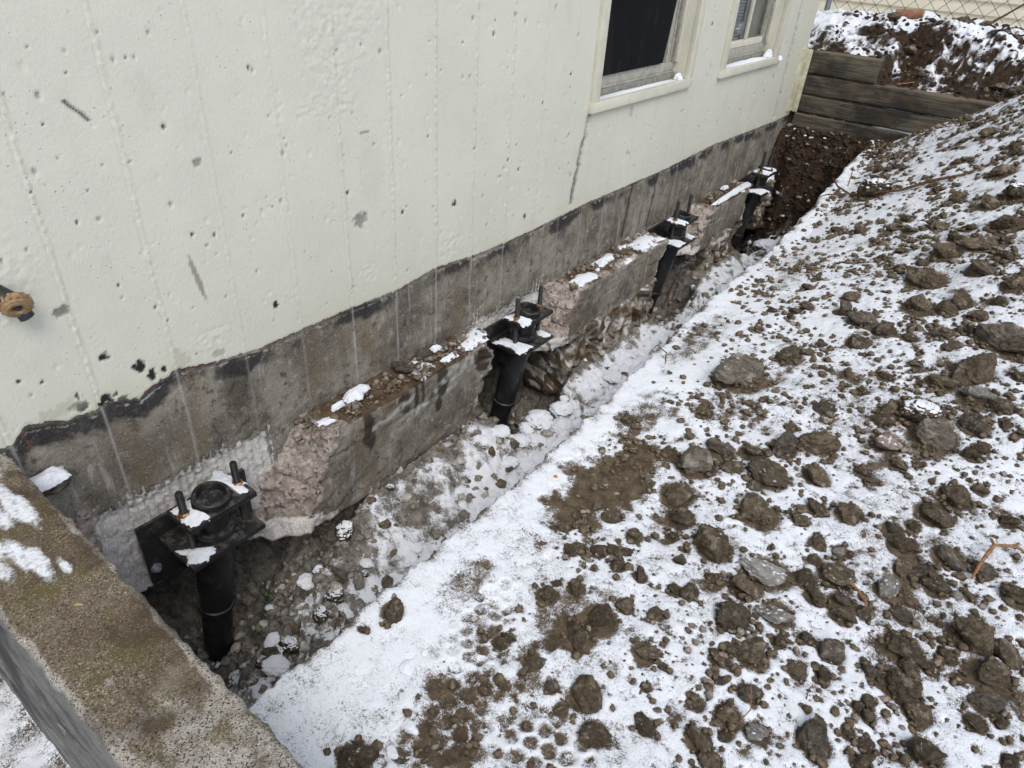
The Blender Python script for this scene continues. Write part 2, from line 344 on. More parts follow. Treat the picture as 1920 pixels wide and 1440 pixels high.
def make_wood():
    t = T('weathered_timber'); t.co(None, rnd=True)
    gr = t.noise(9, 6, .65, t.co((.6, 6, 9)), .6); big = t.noise(3.2, 5, .62)
    c = t.mix(t.ss(gr, .3, .7), (.052, .044, .033), (.17, .145, .105)); c = t.mix(t.ss(big, .42, .60, 0, .88), c, (.030, .028, .026)); c = t.mix(t.ss(t.noise(6, 4), .56, .7, 0, .5), c, (.10, .068, .04))
    c = t.mix(t.ss(t.noise(60, 4, .7), .66, .74, 0, .5), c, (.3, .26, .19)); c = t.mix(t.ss(t.nz(), .85, .98, 0, .6), c, (.22, .165, .10))
    return t.out(c, .92, t.bump(gr, .006, .8), .2)
M_WOOD = make_wood()
M_TRIM = simple('cream_trim_paint', (.66, .63, .52), .5, .35, 0, .06, 16, .15)
M_ALU = simple('dull_window_frame', (.40, .385, .33), .5, .4, .1, .2, 40, .1)
M_ALUD = simple('window_track', (.26, .25, .215), .55, .4, .1, .25, 40)
def make_dark():
    t = T('dark_window_screen'); n = t.noise(5, 5, .65, t.co((1, 2, .5)), 1.5); c = t.mix(t.ss(n, .5, .75), (.0065, .007, .009), (.022, .022, .026)); c = t.mix(t.ss(t.noise(30, 5, .7, t.co((1, 2.5, .5)), 1), .62, .75, 0, .6), c, (.05, .05, .056)); return t.out(c, .6, None, .08)
M_DARK = make_dark()
def make_glass():
    t = T('pane_glass'); t.b.inputs['Transmission Weight'].default_value = 1.0; t.b.inputs['IOR'].default_value = 1.45; t.b.inputs['Roughness'].default_value = .02; t.b.inputs['Base Color'].default_value = (.93, .96, .97, 1); return t.m
M_GLASS = make_glass()
M_BLIND = simple('white_blind', (.78, .79, .80), .6, .3, 0, .04, 20)
M_ROOM = simple('dim_interior', (.10, .10, .105), .9, .2, 0, .3, 5)
M_BRASS = simple('dusty_brass', (.33, .215, .115), .55, .45, .35, .3, 90, .4)
M_RUB = simple('black_fitting', (.018, .018, .019), .45, .45, 0, .4, 90, .3)
M_FITW = simple('white_fitting', (.55, .55, .54), .5, .4, 0, .15, 60)
M_SIDING = simple('cream_siding', (.70, .63, .48), .5, .35, 0, .05, 9, .1)
M_FND = simple('pale_foundation', (.52, .53, .55), .8, .3, 0, .12, 9, .3)
M_GALV = simple('galvanised_steel', (.22, .235, .26), .5, .45, .5, .2, 60)
M_WIRE = simple('dull_fence_wire', (.10, .10, .105), .5, .45, .5, .2, 60)
M_TWIG = simple('orange_brown_twig', (.30, .155, .075), .75, .25, 0, .4, 120, .6, .002)
M_ROOT = simple('brown_root', (.13, .075, .04), .85, .2, 0, .4, 60, .6, .003)
M_GREEN = simple('green_bottle_glass', (.012, .11, .035), .12, .6, 0, .3, 60)
M_YEL = simple('yellow_green_tag', (.48, .62, .14), .5, .4, 0, .1, 60)
M_ORANGE = simple('orange_leaf', (.5, .2, .04), .8, .2, 0, .3, 120)
M_STRIP = simple('cream_metal_strip', (.58, .55, .40), .5, .4, 0, .2, 22, .3)
M_RED = simple('red_fleck', (.45, .06, .04), .6, .3, 0, .2, 100)

# ------------------------------------------------------------------ layout constants (metres; wall face is x=0, footing top z=0)
PIERS = [(.637, 0.0), (2.045, .012), (3.425, .055), (4.67, .055)]
PIT = [(.34, .90), (1.86, 2.30), (3.26, 3.76), (4.55, 5.02)]
WIN = [(2.53, 3.46), (3.82, 4.69)]
Y_END = 5.3

# ------------------------------------------------------------------ terrain
def top_z(x, y):
    base = .25 * S(3.3, 5.3, y) + .66 * S(1.2, 5.3, y) * np.clip(x - .7, 0, 1.6)
    return base
def edge_x(y): return .68 - .075 * S(1.2, 3, y) + .013 * n2(y * 5, y * 0 + 3.1) + .010 * n2(y * 19, y * 0 + 8.1) + .006 * n2(y * 60, y * 0 + 5.1) + .010 * S(3, 5, y) * n2(y * 30, y * 0)
def terrain(x, y):
    x = np.asarray(x, float); y = np.asarray(y, float)
    rough = f2(x, y, 9, 4, 2.0); fine = f2(x, y, 42, 3, 5.0)
    top = top_z(x, y) + .016 * f2(x, y, 2.4, 3, 1.0) * S(.72, 1.0, x) + .007 * rough * S(.70, .95, x) + .0018 * fine
    top = top - .012 * np.exp(-((x - .95) / .16) ** 2 - ((y - .7) / .35) ** 2) - .016 * np.exp(-((x - .86) / .13) ** 2 - ((y - 1.4) / .22) ** 2)
    top = mix(-.10 + .012 * rough, top, S(.12, .2, y))
    # trench floor
    floor = -.50 + .055 * rough + .02 * f2(x, y, 20, 4, 9.0) + .05 * S(.3, .62, x) + .03 * f2(x, y, 3.1, 2, 4)
    b1 = S(2.1, 1.7, y); bench = mix(mix(-.44, -.35, b1), -.51, S(.11, mix(.26, .40, b1), x + .06 * rough)) + .035 * rough + .02 * f2(x, y, 17, 4, 2, .65)
    far = S(1.3, 1.7, y); pit = mix(-.68, -.74, far) + mix(.17, .27, far) * S(.05, .25, x + np.where(y < 1.3, .75 * (y - .63), 0)) + .05 * rough + .04 * f2(x, y, 16, 4, 4, .65) + .10 * S(-.35, -.5, x)
    pm = 0 * x
    for (a, b), (py, pz) in zip(PIT, PIERS): pm = np.maximum(pm, S(a - .05, a + .09, y + .03 * rough) * S(b + .07, b - .08, y + .05 * rough - (.26 if a < 1 else .10) * S(.20, .08, x)))
    tf = mix(bench, pit, pm)
    tf = np.where(x > .42, np.maximum(tf, floor), tf) + S(1.5, 1.9, y) * S(.12, .25, x) * .028 * np.abs(f2(x, y, 11, 2, 77))
    # far bank below the timbers
    bank = S(4.80, 5.28, y + .05 * rough); tf = mix(tf, .235 + .03 * rough, bank)
    xe = edge_x(y)
    f = mix(tf, top, S(xe - .05, xe, x) * 1.0)
    f = np.where(y < .2, mix(-.10 + .012 * rough, f, S(.14, .2, y)), f)
    # yard behind the timbers
    b0 = mix(.69, .57, S(.45, .56, x)); b0 = np.maximum(b0, top_z(x, y * 0 + 5.3) - .01)
    rise = S(5.42, 6.0, y + .08 * rough)
    bk = mix(b0, .90 + .05 * f2(x, y, 1.7, 2, 3), rise) + .045 * f2(x, y, 5, 4, 12) * S(5.36, 5.6, y)
    bk = mix(bk, .74 + .01 * rough, S(6.35, 7.2, y))
    return mix(f, bk, S(5.31, 5.34, y))

def axis(segs):
    out = [segs[0][0]]
    for a, b, n in segs: out += list(np.linspace(a, b, n + 1)[1:])
    return np.array(out)
gx = np.concatenate([-np.geomspace(60, 1.0, 16), axis([(-.6, -.1, 34), (-.1, .75, 142), (.75, 2.2, 275), (2.2, 3.2, 36)]), np.geomspace(3.4, 70, 20)])
gy = np.concatenate([-np.geomspace(40, .5, 14), axis([(-.3, .1, 30), (.1, .25, 15), (.25, 1.5, 250), (1.5, 3.0, 215), (3.0, 5.3, 255), (5.3, 5.36, 6), (5.36, 6.7, 105)]), np.geomspace(7.0, 90, 22)])
GX, GY = np.meshgrid(gx, gy, indexing='ij')
GZ = terrain(GX, GY)

# --- clods: positions of the individual ones
CLODS = [(1.586,0.995,0.0368,'g'),(1.768,1.127,0.0337,'b'),(1.691,1.245,0.0424,'b'),(1.737,1.205,0.031,'b'),(1.678,1.351,0.0445,'b'),(1.736,1.337,0.0212,'b'),(1.787,1.474,0.0447,'b'),(1.761,1.391,0.0215,'b'),(1.842,1.391,0.0477,'b'),(1.85,1.316,0.0325,'g'),(1.838,1.255,0.0241,'b'),(1.857,1.474,0.033,'b'),(1.551,1.232,0.0297,'g'),(1.504,1.139,0.0208,'b'),(1.552,1.17,0.0185,'b'),(1.494,1.458,0.0425,'b'),(1.437,1.404,0.0303,'b'),(1.476,1.362,0.0263,'b'),(1.529,1.387,0.0288,'g'),(1.542,1.347,0.0282,'b'),(1.577,1.386,0.0202,'b'),(1.425,1.54,0.0237,'b'),(1.482,1.556,0.0235,'l'),(1.603,1.667,0.0347,'b'),(1.705,1.698,0.0396,'g'),(1.628,1.594,0.0242,'b'),(1.665,1.607,0.0281,'g'),(1.702,1.574,0.0288,'b'),(1.611,1.501,0.0313,'l'),(1.786,1.7,0.0254,'g'),(1.77,1.606,0.0156,'b'),(1.863,1.66,0.036,'b'),(1.791,1.347,0.0139,'b'),(1.633,1.135,0.0133,'b'),(1.635,1.071,0.0172,'b'),(1.67,1.019,0.0217,'b'),(1.905,1.205,0.0178,'b'),(1.218,1.36,0.0482,'b'),(1.362,1.365,0.0558,'l'),(1.332,1.28,0.0401,'b'),(1.421,1.257,0.0388,'l'),(1.255,1.262,0.0184,'b'),(1.343,1.174,0.0371,'b'),(1.415,1.104,0.0399,'b'),(1.362,1.052,0.0256,'b'),(1.444,1.013,0.0245,'g'),(1.43,0.94,0.0298,'b'),(1.489,0.943,0.0276,'l'),(1.366,0.925,0.0208,'b'),(1.4,0.855,0.0262,'b'),(1.439,0.833,0.0245,'b'),(1.441,0.898,0.0147,'b'),(1.132,1.045,0.0237,'b'),(1.113,0.969,0.0437,'b'),(1.101,0.897,0.0342,'b'),(1.181,0.793,0.034,'b'),(1.237,0.743,0.0288,'b'),(1.229,0.957,0.028,'b'),(1.31,0.817,0.0191,'b'),(1.115,0.769,0.0166,'g'),(1.155,0.743,0.0151,'b'),(0.972,0.958,0.0264,'b'),(1.203,1.166,0.0167,'b'),(0.993,1.153,0.023,'b'),(0.91,0.418,0.0329,'b'),(0.73,0.691,0.0277,'b'),(0.715,0.617,0.0094,'b'),(0.966,2.159,0.0941,'g'),(1.061,2.391,0.045,'b'),(1.043,1.632,0.0634,'g'),(1.076,1.749,0.0408,'g'),(1.147,1.794,0.0374,'b'),(1.221,1.862,0.0448,'g'),(1.301,1.949,0.0526,'b'),(1.053,1.487,0.0512,'b'),(1.105,1.404,0.0375,'b'),(1.128,1.695,0.0333,'b'),(1.23,1.717,0.0623,'b'),(1.213,1.646,0.0199,'g'),(1.266,1.539,0.0566,'b'),(1.341,1.801,0.0404,'b'),(1.363,1.59,0.026,'b'),(1.384,1.671,0.0295,'b'),(1.46,1.703,0.0351,'b'),(1.261,2.118,0.0296,'g'),(0.948,1.89,0.0298,'b'),(0.953,1.628,0.0267,'b'),(1.598,2.534,0.0663,'b'),(1.53,2.444,0.0517,'b'),(1.484,2.418,0.0215,'b'),(1.51,2.246,0.0783,'s'),(1.573,2.149,0.0717,'g'),(1.657,2.263,0.0494,'g'),(1.632,2.413,0.05,'l'),(1.713,2.375,0.0351,'b'),(1.465,2.056,0.044,'p'),(1.429,2.154,0.0287,'b'),(1.427,2.218,0.031,'b'),(1.675,1.928,0.0446,'b'),(1.639,1.822,0.045,'b'),(1.519,1.972,0.0251,'b'),(1.681,2.122,0.0299,'b'),(1.57,1.708,0.0284,'g'),(1.806,1.913,0.0257,'b'),(1.637,2.761,0.075,'g'),(1.704,2.705,0.0601,'b'),(1.729,2.547,0.0244,'b'),(1.382,2.679,0.0332,'b'),(1.278,2.709,0.0424,'b'),(1.231,2.583,0.0445,'b'),(1.509,3.604,0.0668,'b'),(1.416,3.804,0.0462,'b'),(1.496,3.859,0.0675,'s'),(1.396,4.089,0.0588,'b'),(1.27,3.912,0.041,'b'),(1.27,3.644,0.0367,'b'),(1.469,3.442,0.0722,'b'),(1.348,3.369,0.0572,'b'),(1.491,3.222,0.0494,'b'),(1.329,3.152,0.077,'b'),(1.355,2.908,0.0643,'b'),(1.442,2.908,0.0366,'b'),(1.206,2.741,0.0558,'g'),(1.121,2.803,0.0363,'g'),(1.3,2.691,0.0419,'b'),(1.106,2.926,0.0396,'b'),(1.118,3.778,0.0311,'b'),(0.942,3.719,0.0373,'b'),(0.831,3.772,0.0303,'b'),(0.954,2.758,0.0263,'b'),(0.861,4.218,0.0879,'s'),(1.479,2.971,0.047,'b'),(1.589,3.003,0.0341,'b'),(1.07,3.631,0.0255,'b'),(1.18,3.435,0.0265,'b'),(1.55,3.328,0.0433,'b'),(1.618,3.109,0.0448,'b'),(1.491,2.752,0.0291,'b'),(1.547,2.883,0.0335,'b'),(1.391,4.37,0.0401,'b'),(1.248,4.615,0.04,'b'),(1.271,0.889,0.0122,'b'),(1.273,0.958,0.0115,'b'),(0.969,0.806,0.0177,'b'),(1.053,0.791,0.0206,'b'),(1.016,1.017,0.0216,'b'),(1.06,1.145,0.0225,'b'),(1.117,1.151,0.0196,'b'),(1.201,1.072,0.0173,'b'),(0.957,1.293,0.0245,'b'),(0.879,1.178,0.0211,'b'),(1.039,1.264,0.0237,'b')]
NAMED = len(CLODS)
def scatter(n, x0, x1, y0, y1, dens):
    xs, ys = [], []
    while len(xs) < n:
        x = rng.uniform(x0, x1, 4000); y = rng.uniform(y0, y1, 4000); k = rng.uniform(0, 1, 4000) < dens(x, y)
        xs += list(x[k]); ys += list(y[k])
    return np.array(xs[:n]), np.array(ys[:n])
def dens(x, y):
    d = S(-.35, .45, f2(x, y, 3.2, 3, 21)) * .9 + .12
    strip = S(.86, .98, x + .15 * S(.9, 1.6, y))          # the trodden snow along the trench edge stays clean
    strip = np.maximum(strip, S(2.0, 2.8, y))
    return np.clip(d, 0, 1) * strip * (x > edge_x(y) + .02) * (.5 + .5 * S(.3, 1.2, y))
mx, my = scatter(NMED := 300 - NAMED, .7, 1.95, .5, 5.1, dens)
for x, y in zip(mx, my): CLODS.append((float(x), float(y), float(rng.uniform(.011, .021) * (1 + .22 * max(0, y - 1))), 'b' if rng.random() < .87 else 'g'))
cx, cy = scatter(10500, .64, 2.15, .3, 5.28, dens)
cr = (.0018 + .0080 * rng.random(10500) ** 3.0) * (1 + .16 * np.clip(cy - 1, 0, 9))
# crumbs gathered round the clods
px_, py_, pr_ = [], [], []
for (x, y, r, k) in CLODS:
    for _ in range(int(2 + r * 130)):
        a = rng.uniform(0, 6.28); d = r * (1 + abs(rng.normal(0, .55))); px_.append(x + d * math.cos(a)); py_.append(y + d * math.sin(a)); pr_.append(rng.uniform(.0022, .0075))
cx = np.concatenate([cx, px_]); cy = np.concatenate([cy, py_]); cr = np.concatenate([cr, pr_])

# --- snow cover of the ground sheet
sn = .80 - .07 * S(.9, 1.2, GX) - .22 * S(.15, .5, f2(GX, GY, 38, 3, 39)) * S(.82, 1.05, GX + .1 * S(1, 2, GY)) + .20 * f2(GX, GY, 1.6, 3, 33) + .20 * f2(GX, GY, 20, 4, 35) - .35 * S(.25, .6, f2(GX, GY, 7, 4, 37)) * S(.8, 1.1, GX)
sn = np.minimum(sn, 1.2)
# trodden mud patches (place, half sizes, strength)
for (x, y, a, b, s_) in [(.86, 1.38, .10, .22, 1.1), (.90, 1.56, .07, .12, .7), (.985, .60, .075, .15, .6), (.91, .79, .06, .10, .45), (1.05, .93, .09, .10, .45), (1.16, .66, .10, .09, .2), (.80, .87, .05, .09, .45), (.80, 1.75, .07, .20, .5), (.72, 2.3, .06, .3, .45), (.80, 3.1, .06, .25, .35), (.95, 2.0, .08, .2, .3)]:
    d = np.sqrt(((GX - x) / a) ** 2 + ((GY - y) / b) ** 2) + .75 * f2(GX, GY, 12, 5, 3, .65); sn -= s_ * S(1.3, .5, d) * (.72 + .45 * f2(GX, GY, 26, 3, 47))
# boot tread prints: snow pressed off in lugs, ridges left between
def tread(x0, y0, a, b, sp, ang, s_):
    global sn, GZ
    ca, sa = math.cos(ang), math.sin(ang); X = (GX - x0) * ca + (GY - y0) * sa; Y = -(GX - x0) * sa + (GY - y0) * ca
    X = X + .006 * f2(GX, GY, 12, 2, 71); Y = Y + .006 * f2(GX, GY, 12, 2, 75)
    m = S(1.1, .85, np.sqrt((X / a) ** 2 + (Y / b) ** 2))
    r3 = math.sqrt(3); best = np.full(GX.shape, 9.0)
    for ox, oy in ((0, 0), (.5, r3 / 2)):
        u = X / sp - ox; v = Y / sp - oy; u = u - np.round(u); v = v / r3; v = (v - np.round(v)) * r3; best = np.minimum(best, np.sqrt(u * u + v * v))
    lug = S(.44, .34, best) * m
    sn = sn - s_ * lug * (1 + .5 * f2(GX, GY, 30, 2, 1)) + .18 * (m - lug) * m; GZ = GZ - .0025 * lug
tread(1.185, .66, .10, .06, .040, .3, .24); tread(.90, .80, .06, .16, .036, .2, .06); tread(.99, .58, .07, .17, .04, .0, .08)
lip = np.exp(-np.abs(GX - edge_x(GY)) / .014) * S(.25, .4, GY) * S(5.3, 5.2, GY); sn -= lip * (.30 + .7 * f2(GX, GY, 9, 3, 81))
# clods and crumbs keep snow off the spot they lie on
def stamp(x, y, r, amt):
    i0, i1 = np.searchsorted(gx, (x - r * 1.7, x + r * 1.7)); j0, j1 = np.searchsorted(gy, (y - r * 1.7, y + r * 1.7))
    if i1 <= i0 or j1 <= j0: return
    d = np.sqrt((GX[i0:i1, j0:j1] - x) ** 2 + (GY[i0:i1, j0:j1] - y) ** 2) / r
    sn[i0:i1, j0:j1] -= amt * np.clip(1.7 - d, 0, .7) / .7
for x, y, r in zip(cx, cy, cr): stamp(x, y, r * .8, .34)
for (x, y, r, k) in CLODS: stamp(x, y, r * .70, .75)
# trench, cut face, far bank and the yard beyond
XE = edge_x(GY); intr = S(XE + .004, XE - .012, GX) * S(.18, .22, GY) * S(5.34, 5.30, GY)
gzx = np.gradient(GZ, gx, axis=0); gzy = np.gradient(GZ, gy, axis=1); slope = np.sqrt(gzx ** 2 + gzy ** 2)
st = .50 + .75 * f2(GX, GY, 4.5, 4, 41) + .35 * f2(GX, GY, 22, 3, 44) - .28 * np.clip(slope - .35, 0, 2)
st += .50 * S(1.0, 2.4, GY) * S(.10, .22, GX) + .22 * S(.2, .4, GX)
st *= S(.07, .19, GX + .04 * f2(GX, GY, 9, 2, 3))
for (a, b), (py, pz) in zip(PIT, PIERS): st -= .55 * np.exp(-((GX - .13) / .14) ** 2 - ((GY - py + .02) / .17) ** 2)
st += .34 * S(.16, .30, GX) * S(1.2, .9, GY) - .3 * np.exp(-((GX - .08) / .12) ** 2 - ((GY - .55) / .3) ** 2)
bankm = S(4.85, 5.0, GY) * S(XE, XE - .06, GX) * S(5.36, 5.33, GY); st = mix(st, -.05 + .45 * S(.2, .75, f2(GX, GY, 26, 3, 4)), bankm)
sn = mix(sn, st, intr)
back = S(5.31, 5.35, GY)
sb = .60 + 1.05 * f2(GX, GY, 4.2, 4, 52) + .45 * f2(GX, GY, 30, 3, 55) - .35 * np.clip(slope - .5, 0, 2) + .35 * S(5.75, 6.2, GY) - .6 * S(5.62, 5.45, GY)
sb = np.maximum(sb, .95 * S(6.3, 6.6, GY))
sn = mix(sn, sb, back)
sn = np.where(GY < .1, .62 + .5 * f2(GX, GY, 14, 4, 61), sn)
humus = np.clip(bankm + back + .5 * S(4.3, 5.2, GY) * (1 - intr), 0, 1); rub = intr * (1 - bankm) * (.80 + .45 * S(1.3, 1.0, GY) * S(.05, .2, GX))
snc = np.clip(sn, -.4, 1.2)
GZ2 = GZ + .007 * S(.3, .9, snc) + (.0045 * f2(GX, GY, 34, 3, 5, .7) + .004 * np.abs(f2(GX, GY, 60, 2, 7))) * (1 - S(.3, .8, snc))
V = np.stack([GX, GY, GZ2], -1).reshape(-1, 3)
me = raw_mesh('ground', V, grid_faces(len(gx), len(gy)), dict(snow=snc, humus=humus, rubble=rub))
ground = tag(link('ground', me, M_GND), kind='structure')
def gz(x, y): return float(terrain(np.array([x]), np.array([y]))[0])

# ------------------------------------------------------------------ house: painted concrete foundation wall
house = empty('house', (0, 0, 0)); tag(house, 'house with cream painted board-formed concrete foundation wall, lower band bare', 'house')
ys = [-.5]
while ys[-1] < Y_END: ys.append(ys[-1] + .0034 + .00115 * max(0, ys[-1]))
ys = np.array(ys); ys = -.5 + (ys + .5) * (Y_END + .5) / (ys[-1] + .5)
zs = np.concatenate([np.linspace(-.29, 1.36, 415), np.linspace(1.42, 2.7, 14)])
wy = np.concatenate([ys, [Y_END] * 4]); wxo = np.concatenate([np.zeros(len(ys)), [-.02, -.1, -.4, -7]])
wz = np.concatenate([[-.29] * 4, zs]); wzo = np.concatenate([[-.6, -.3, -.1, -.02], np.zeros(len(zs))])
WY, WZ = np.meshgrid(wy, wz, indexing='ij'); WX = np.minimum(wxo[:, None] + 0 * WZ, wzo[None, :] + 0 * WZ)
on = (WX == 0).astype(float)
EP = np.array([(-.5, .33), (.295, .327), (.311, .329), (.34, .355), (.355, .354), (.426, .329), (.482, .321), (.51, .332), (.58, .308), (.639, .33), (.69, .34), (.703, .334), (.782, .317), (.908, .299), (1.052, .299), (1.232, .299), (1.435, .291), (1.641, .31), (1.873, .29), (2.211, .291), (2.612, .306), (3.334, .303), (3.998, .324), (4.988, .304), (5.3, .31)])
edge = np.interp(WY, EP[:, 0], EP[:, 1]) + .005 * f2(WY, WZ, 30, 4, 3, .65) + .003 * f2(WY, WZ, 90, 2, 8)
dz = WZ - edge
paint = S(-.004, .004, dz)
black = 0 * WY; grey = 0 * WY; stain = 0 * WY
nz_ = f2(WY, WZ, 70, 3, 13); nz2 = f2(WY, WZ, 200, 2, 14)
def ell(y, z, a, b, sh=0.0, j=.5): return S(1.15, .8, np.sqrt((((WY - y) - sh * (WZ - z)) / a) ** 2 + ((WZ - z) / b) ** 2) + j * nz_)
for (y, z, a, b, s_) in [(1.723, .517, .014, .016, 1), (.986, .406, .012, .013, 1), (.60, .385, .018, .022, 1), (.625, .352, .012, .02, 1), (.655, .355, .008, .01, 1), (.533, .445, .013, .012, 1), (.46, .345, .016, .01, .9), (.51, .338, .026, .014, 1), (.545, .322, .016, .012, .8), (2.14, .365, .012, .012, .9), (.455, .372, .004, .014, .9), (.362, .46, .006, .005, 1), (.40, .44, .005, .004, 1)]: black = np.maximum(black, s_ * ell(y, z, a * .8, b * .85, 0, .8))
for (y, z, a, b, s_) in [(1.308, .565, .026, .022, .85), (.48, .58, .017, .012, 1), (.45, .352, .02, .01, .6), (.80, .335, .02, .012, .5), (.84, .82, .010, .010, .8)]: grey = np.maximum(grey, s_ * ell(y, z, a, b))
stain = np.maximum(stain, 1.0 * ell(.785, .55, .007, .065, -.18, .3)); stain = np.maximum(stain, .10 * ell(1.36, .70, .05, .10)); stain = np.maximum(stain, .9 * ell(1.34, .808, .028, .004, 0, .4)); stain = np.maximum(stain, .5 * ell(.70, .362, .02, .025, 0, 1.0)); stain = np.maximum(stain, .4 * ell(.41, .36, .05, .015, 0, 1.0)); stain = np.maximum(stain, .45 * ell(2.9, .66, .02, .03))
def crack(pts, wd):
    pts = np.array(pts); yc = np.interp(-WZ, -pts[:, 1], pts[:, 0]) + .010 * f2(0 * WY + 3, WZ, 24, 3, 2); inside = (WZ < pts[0, 1]) * (WZ > pts[-1, 1]); return np.exp(-((WY - yc) / wd) ** 2) * inside
ck = crack([(2.548, .69), (2.504, .513), (2.472, .33)], .015); ck2 = crack([(4.93, 1.2), (4.961, .70), (4.972, .33)], .017)
scr = crack([(.60, .985), (.635, .94)], .0045)
grey = np.clip(np.maximum(grey, np.maximum(ck * .9 * S(-.7, .1, nz_), ck2 * .9 * S(-.6, .1, nz_))), 0, 1); black = np.clip(np.maximum(black, np.maximum(S(.4, .8, ck) * S(-.25, .1, f2(WY, WZ, 8, 2, 5)) * (WZ < .60), scr)), 0, 1)
# form-board seams every 19 cm
seam = 0 * WY; groove = 0 * WY; k0 = .495 - 5 * .1895
for k in range(32):
    yk = k0 + k * .1895 + .003 * math.sin(k * 3.1); wob = .0025 * n2(WZ * 7 + k * 3.7, 0 * WZ)
    st_ = .35 + .65 * abs(math.sin(k * 12.9898))
    seam = np.maximum(seam, st_ * np.exp(-((WY - yk - wob) / .0030) ** 2)); groove = np.maximum(groove, st_ * np.exp(-((WY - yk - wob + .0055) / .0028) ** 2))
beads = S(-.15, .25, f2(WY * 6, WZ, 75, 2, 40))
stain = np.maximum(stain, .38 * seam * S(-.5, .3, f2(WY * 5, WZ, 40, 3, 91)));
pits = np.zeros_like(WY)
for _ in range(1900):
    y = rng.uniform(-.1, 5.2); z = rng.uniform(.32, 1.35); r = .0014 + .0042 * rng.random() ** 3.5
    r *= (1 + .16 * y); i0, i1 = np.searchsorted(ys, (y - 2 * r, y + 2 * r)); j0, j1 = np.searchsorted(zs, (z - 2 * r, z + 2 * r)); j0 += 4; j1 += 4
    if i1 - i0 < 1 or j1 - j0 < 1: continue
    d = np.sqrt((WY[i0:i1, j0:j1] - y) ** 2 + ((WZ[i0:i1, j0:j1] - z) / rng.uniform(1, 1.8)) ** 2) / r
    pits[i0:i1, j0:j1] = np.maximum(pits[i0:i1, j0:j1], np.clip(1.3 - d, 0, 1))
    if rng.random() < .10: black[i0:i1, j0:j1] = np.maximum(black[i0:i1, j0:j1], S(1.0, .5, d))
    elif rng.random() < .25: grey[i0:i1, j0:j1] = np.maximum(grey[i0:i1, j0:j1], .7 * S(1.0, .5, d))
trow = 0 * WY
for (y, z, a, b) in [(1.27, 1.09, .13, .14), (1.23, .90, .10, .035), (1.709, .369, .06, .05), (1.326, .393, .05, .035), (.787, .383, .055, .04), (.36, .68, .09, .09), (2.22, .36, .04, .035), (.76, .36, .04, .02)]: trow = np.maximum(trow, ell(y, z, a, b, .2, .6))
# bare band below
tar = S(-.085, -.03, dz) * S(-.004, -.016, dz) * (.50 + 1.0 * f2(WY, WZ, 6, 4, 17)) + .55 * (dz < .002) * S(1.0, .7, WY) * np.exp(-np.clip(-dz, 0, 9) / .04)
rust = S(-.014, -.008, dz) * S(.004, .0, dz) * (.34 + .5 * f2(WY, WZ, 7, 2, 23)); pale = S(-.026, -.019, dz) * S(-.008, -.013, dz) * .55
tar = tar + .42 * S(.1, .6, f2(WY, WZ, 5, 3, 19)) * S(-.22, -.05, dz)
lime = 0 * WY; grv = 0 * WY; pinkw = 0 * WY
for i, (py, pz) in enumerate(PIERS):
    hw = .235 if i == 0 else .24
    m = S(hw + .05, hw - .02, np.abs(WY - py - .01)) * S(.055, .0, WZ + .025 * nz_ + (.03 if i else .0)); lime = np.maximum(lime, m)
    spikes = S(.3, .8, np.sin(WY * 2 * math.pi / .021 + 2 * nz_)) * S(.09, .03, WZ) * S(hw + .06, hw, np.abs(WY - py - .03)) * S(-.4, .3, f2(WY, 0 * WZ, 9, 2, 3)); lime = np.maximum(lime, .85 * spikes); grv = np.maximum(grv, np.maximum(m, spikes) * (.5 + .5 * np.sin(WY * 2 * math.pi / .023 + 1.4 * nz_ + 2.0 * f2(WY, WZ, 8, 2, 3))))
lime = np.maximum(lime, .62 * S(.05, -.005, WZ) * S(-.3, .5, f2(WY, WZ, 7, 3, 27)))
pinkw = .8 * ell(.385, .02, .03, .07)
wetw = 1.0 * crack([(3.03, .325), (3.0, .03)], .014) + 1.0 * crack([(3.30, .30), (3.27, .02)], .010) + .5 * ell(.83, .20, .05, .08)
linew = seam * (1 - paint) * .75
rgh = f2(WY, WZ, 26, 4, 31)
WXd = .0026 * paint + paint * (seam * (.0008 + .0026 * beads) - .0024 * groove * (1 - .7 * beads) - .0022 * pits + trow * .0026 * f2(WY, WZ, 48, 4, 6, .65) + .0012 * f2(WY, WZ, 5, 3, 2) - .0028 * np.maximum(black, grey)) - paint * .012 * np.maximum(S(.5, 1, ck), S(.5, 1, ck2))
WXd += (1 - paint) * (.0022 * rgh + .002 * seam - .004 * pits) - .010 * lime * S(.1, -.0, WZ) - .006 * grv * lime + .003 * lime * rgh
X = WX + WXd * on; P = np.stack([X, WY, WZ + (wzo[None, :] < 0) * .02 * rgh + .012 * S(-.27, -.29, WZ) * rgh], -1)
yc = (wy[:-1] + wy[1:]) / 2; zc = (wz[:-1] + wz[1:]) / 2; keep = np.ones((len(wy) - 1, len(wz) - 1), bool)
for a, b in WIN: keep &= ~((yc[:, None] > a + .03) & (yc[:, None] < b - .03) & (zc[None, :] > .72) & (zc[None, :] < 1.85) & (wxo[:-1, None] == 0))
yel = .55 * S(.10, .0, dz) * paint * S(-.5, .5, f2(WY, WZ, 5, 2, 8)); yel = np.maximum(yel, .5 * ell(2.95, .685, .5, .012)); yel = np.maximum(yel, .4 * S(4.9, 5.2, WY))
me = raw_mesh('foundation_wall', P.reshape(-1, 3), grid_faces(len(wy), len(wz), keep), dict(paint=paint, rust=rust, pale=pale, black=black, grey=grey, stain=np.clip(stain, 0, 1), tar=np.clip(tar, 0, 1.1), lime=lime, pink=pinkw, wet=np.clip(wetw, 0, 1), line=linew, yel=yel))
link('foundation_wall', me, M_MAS, house)

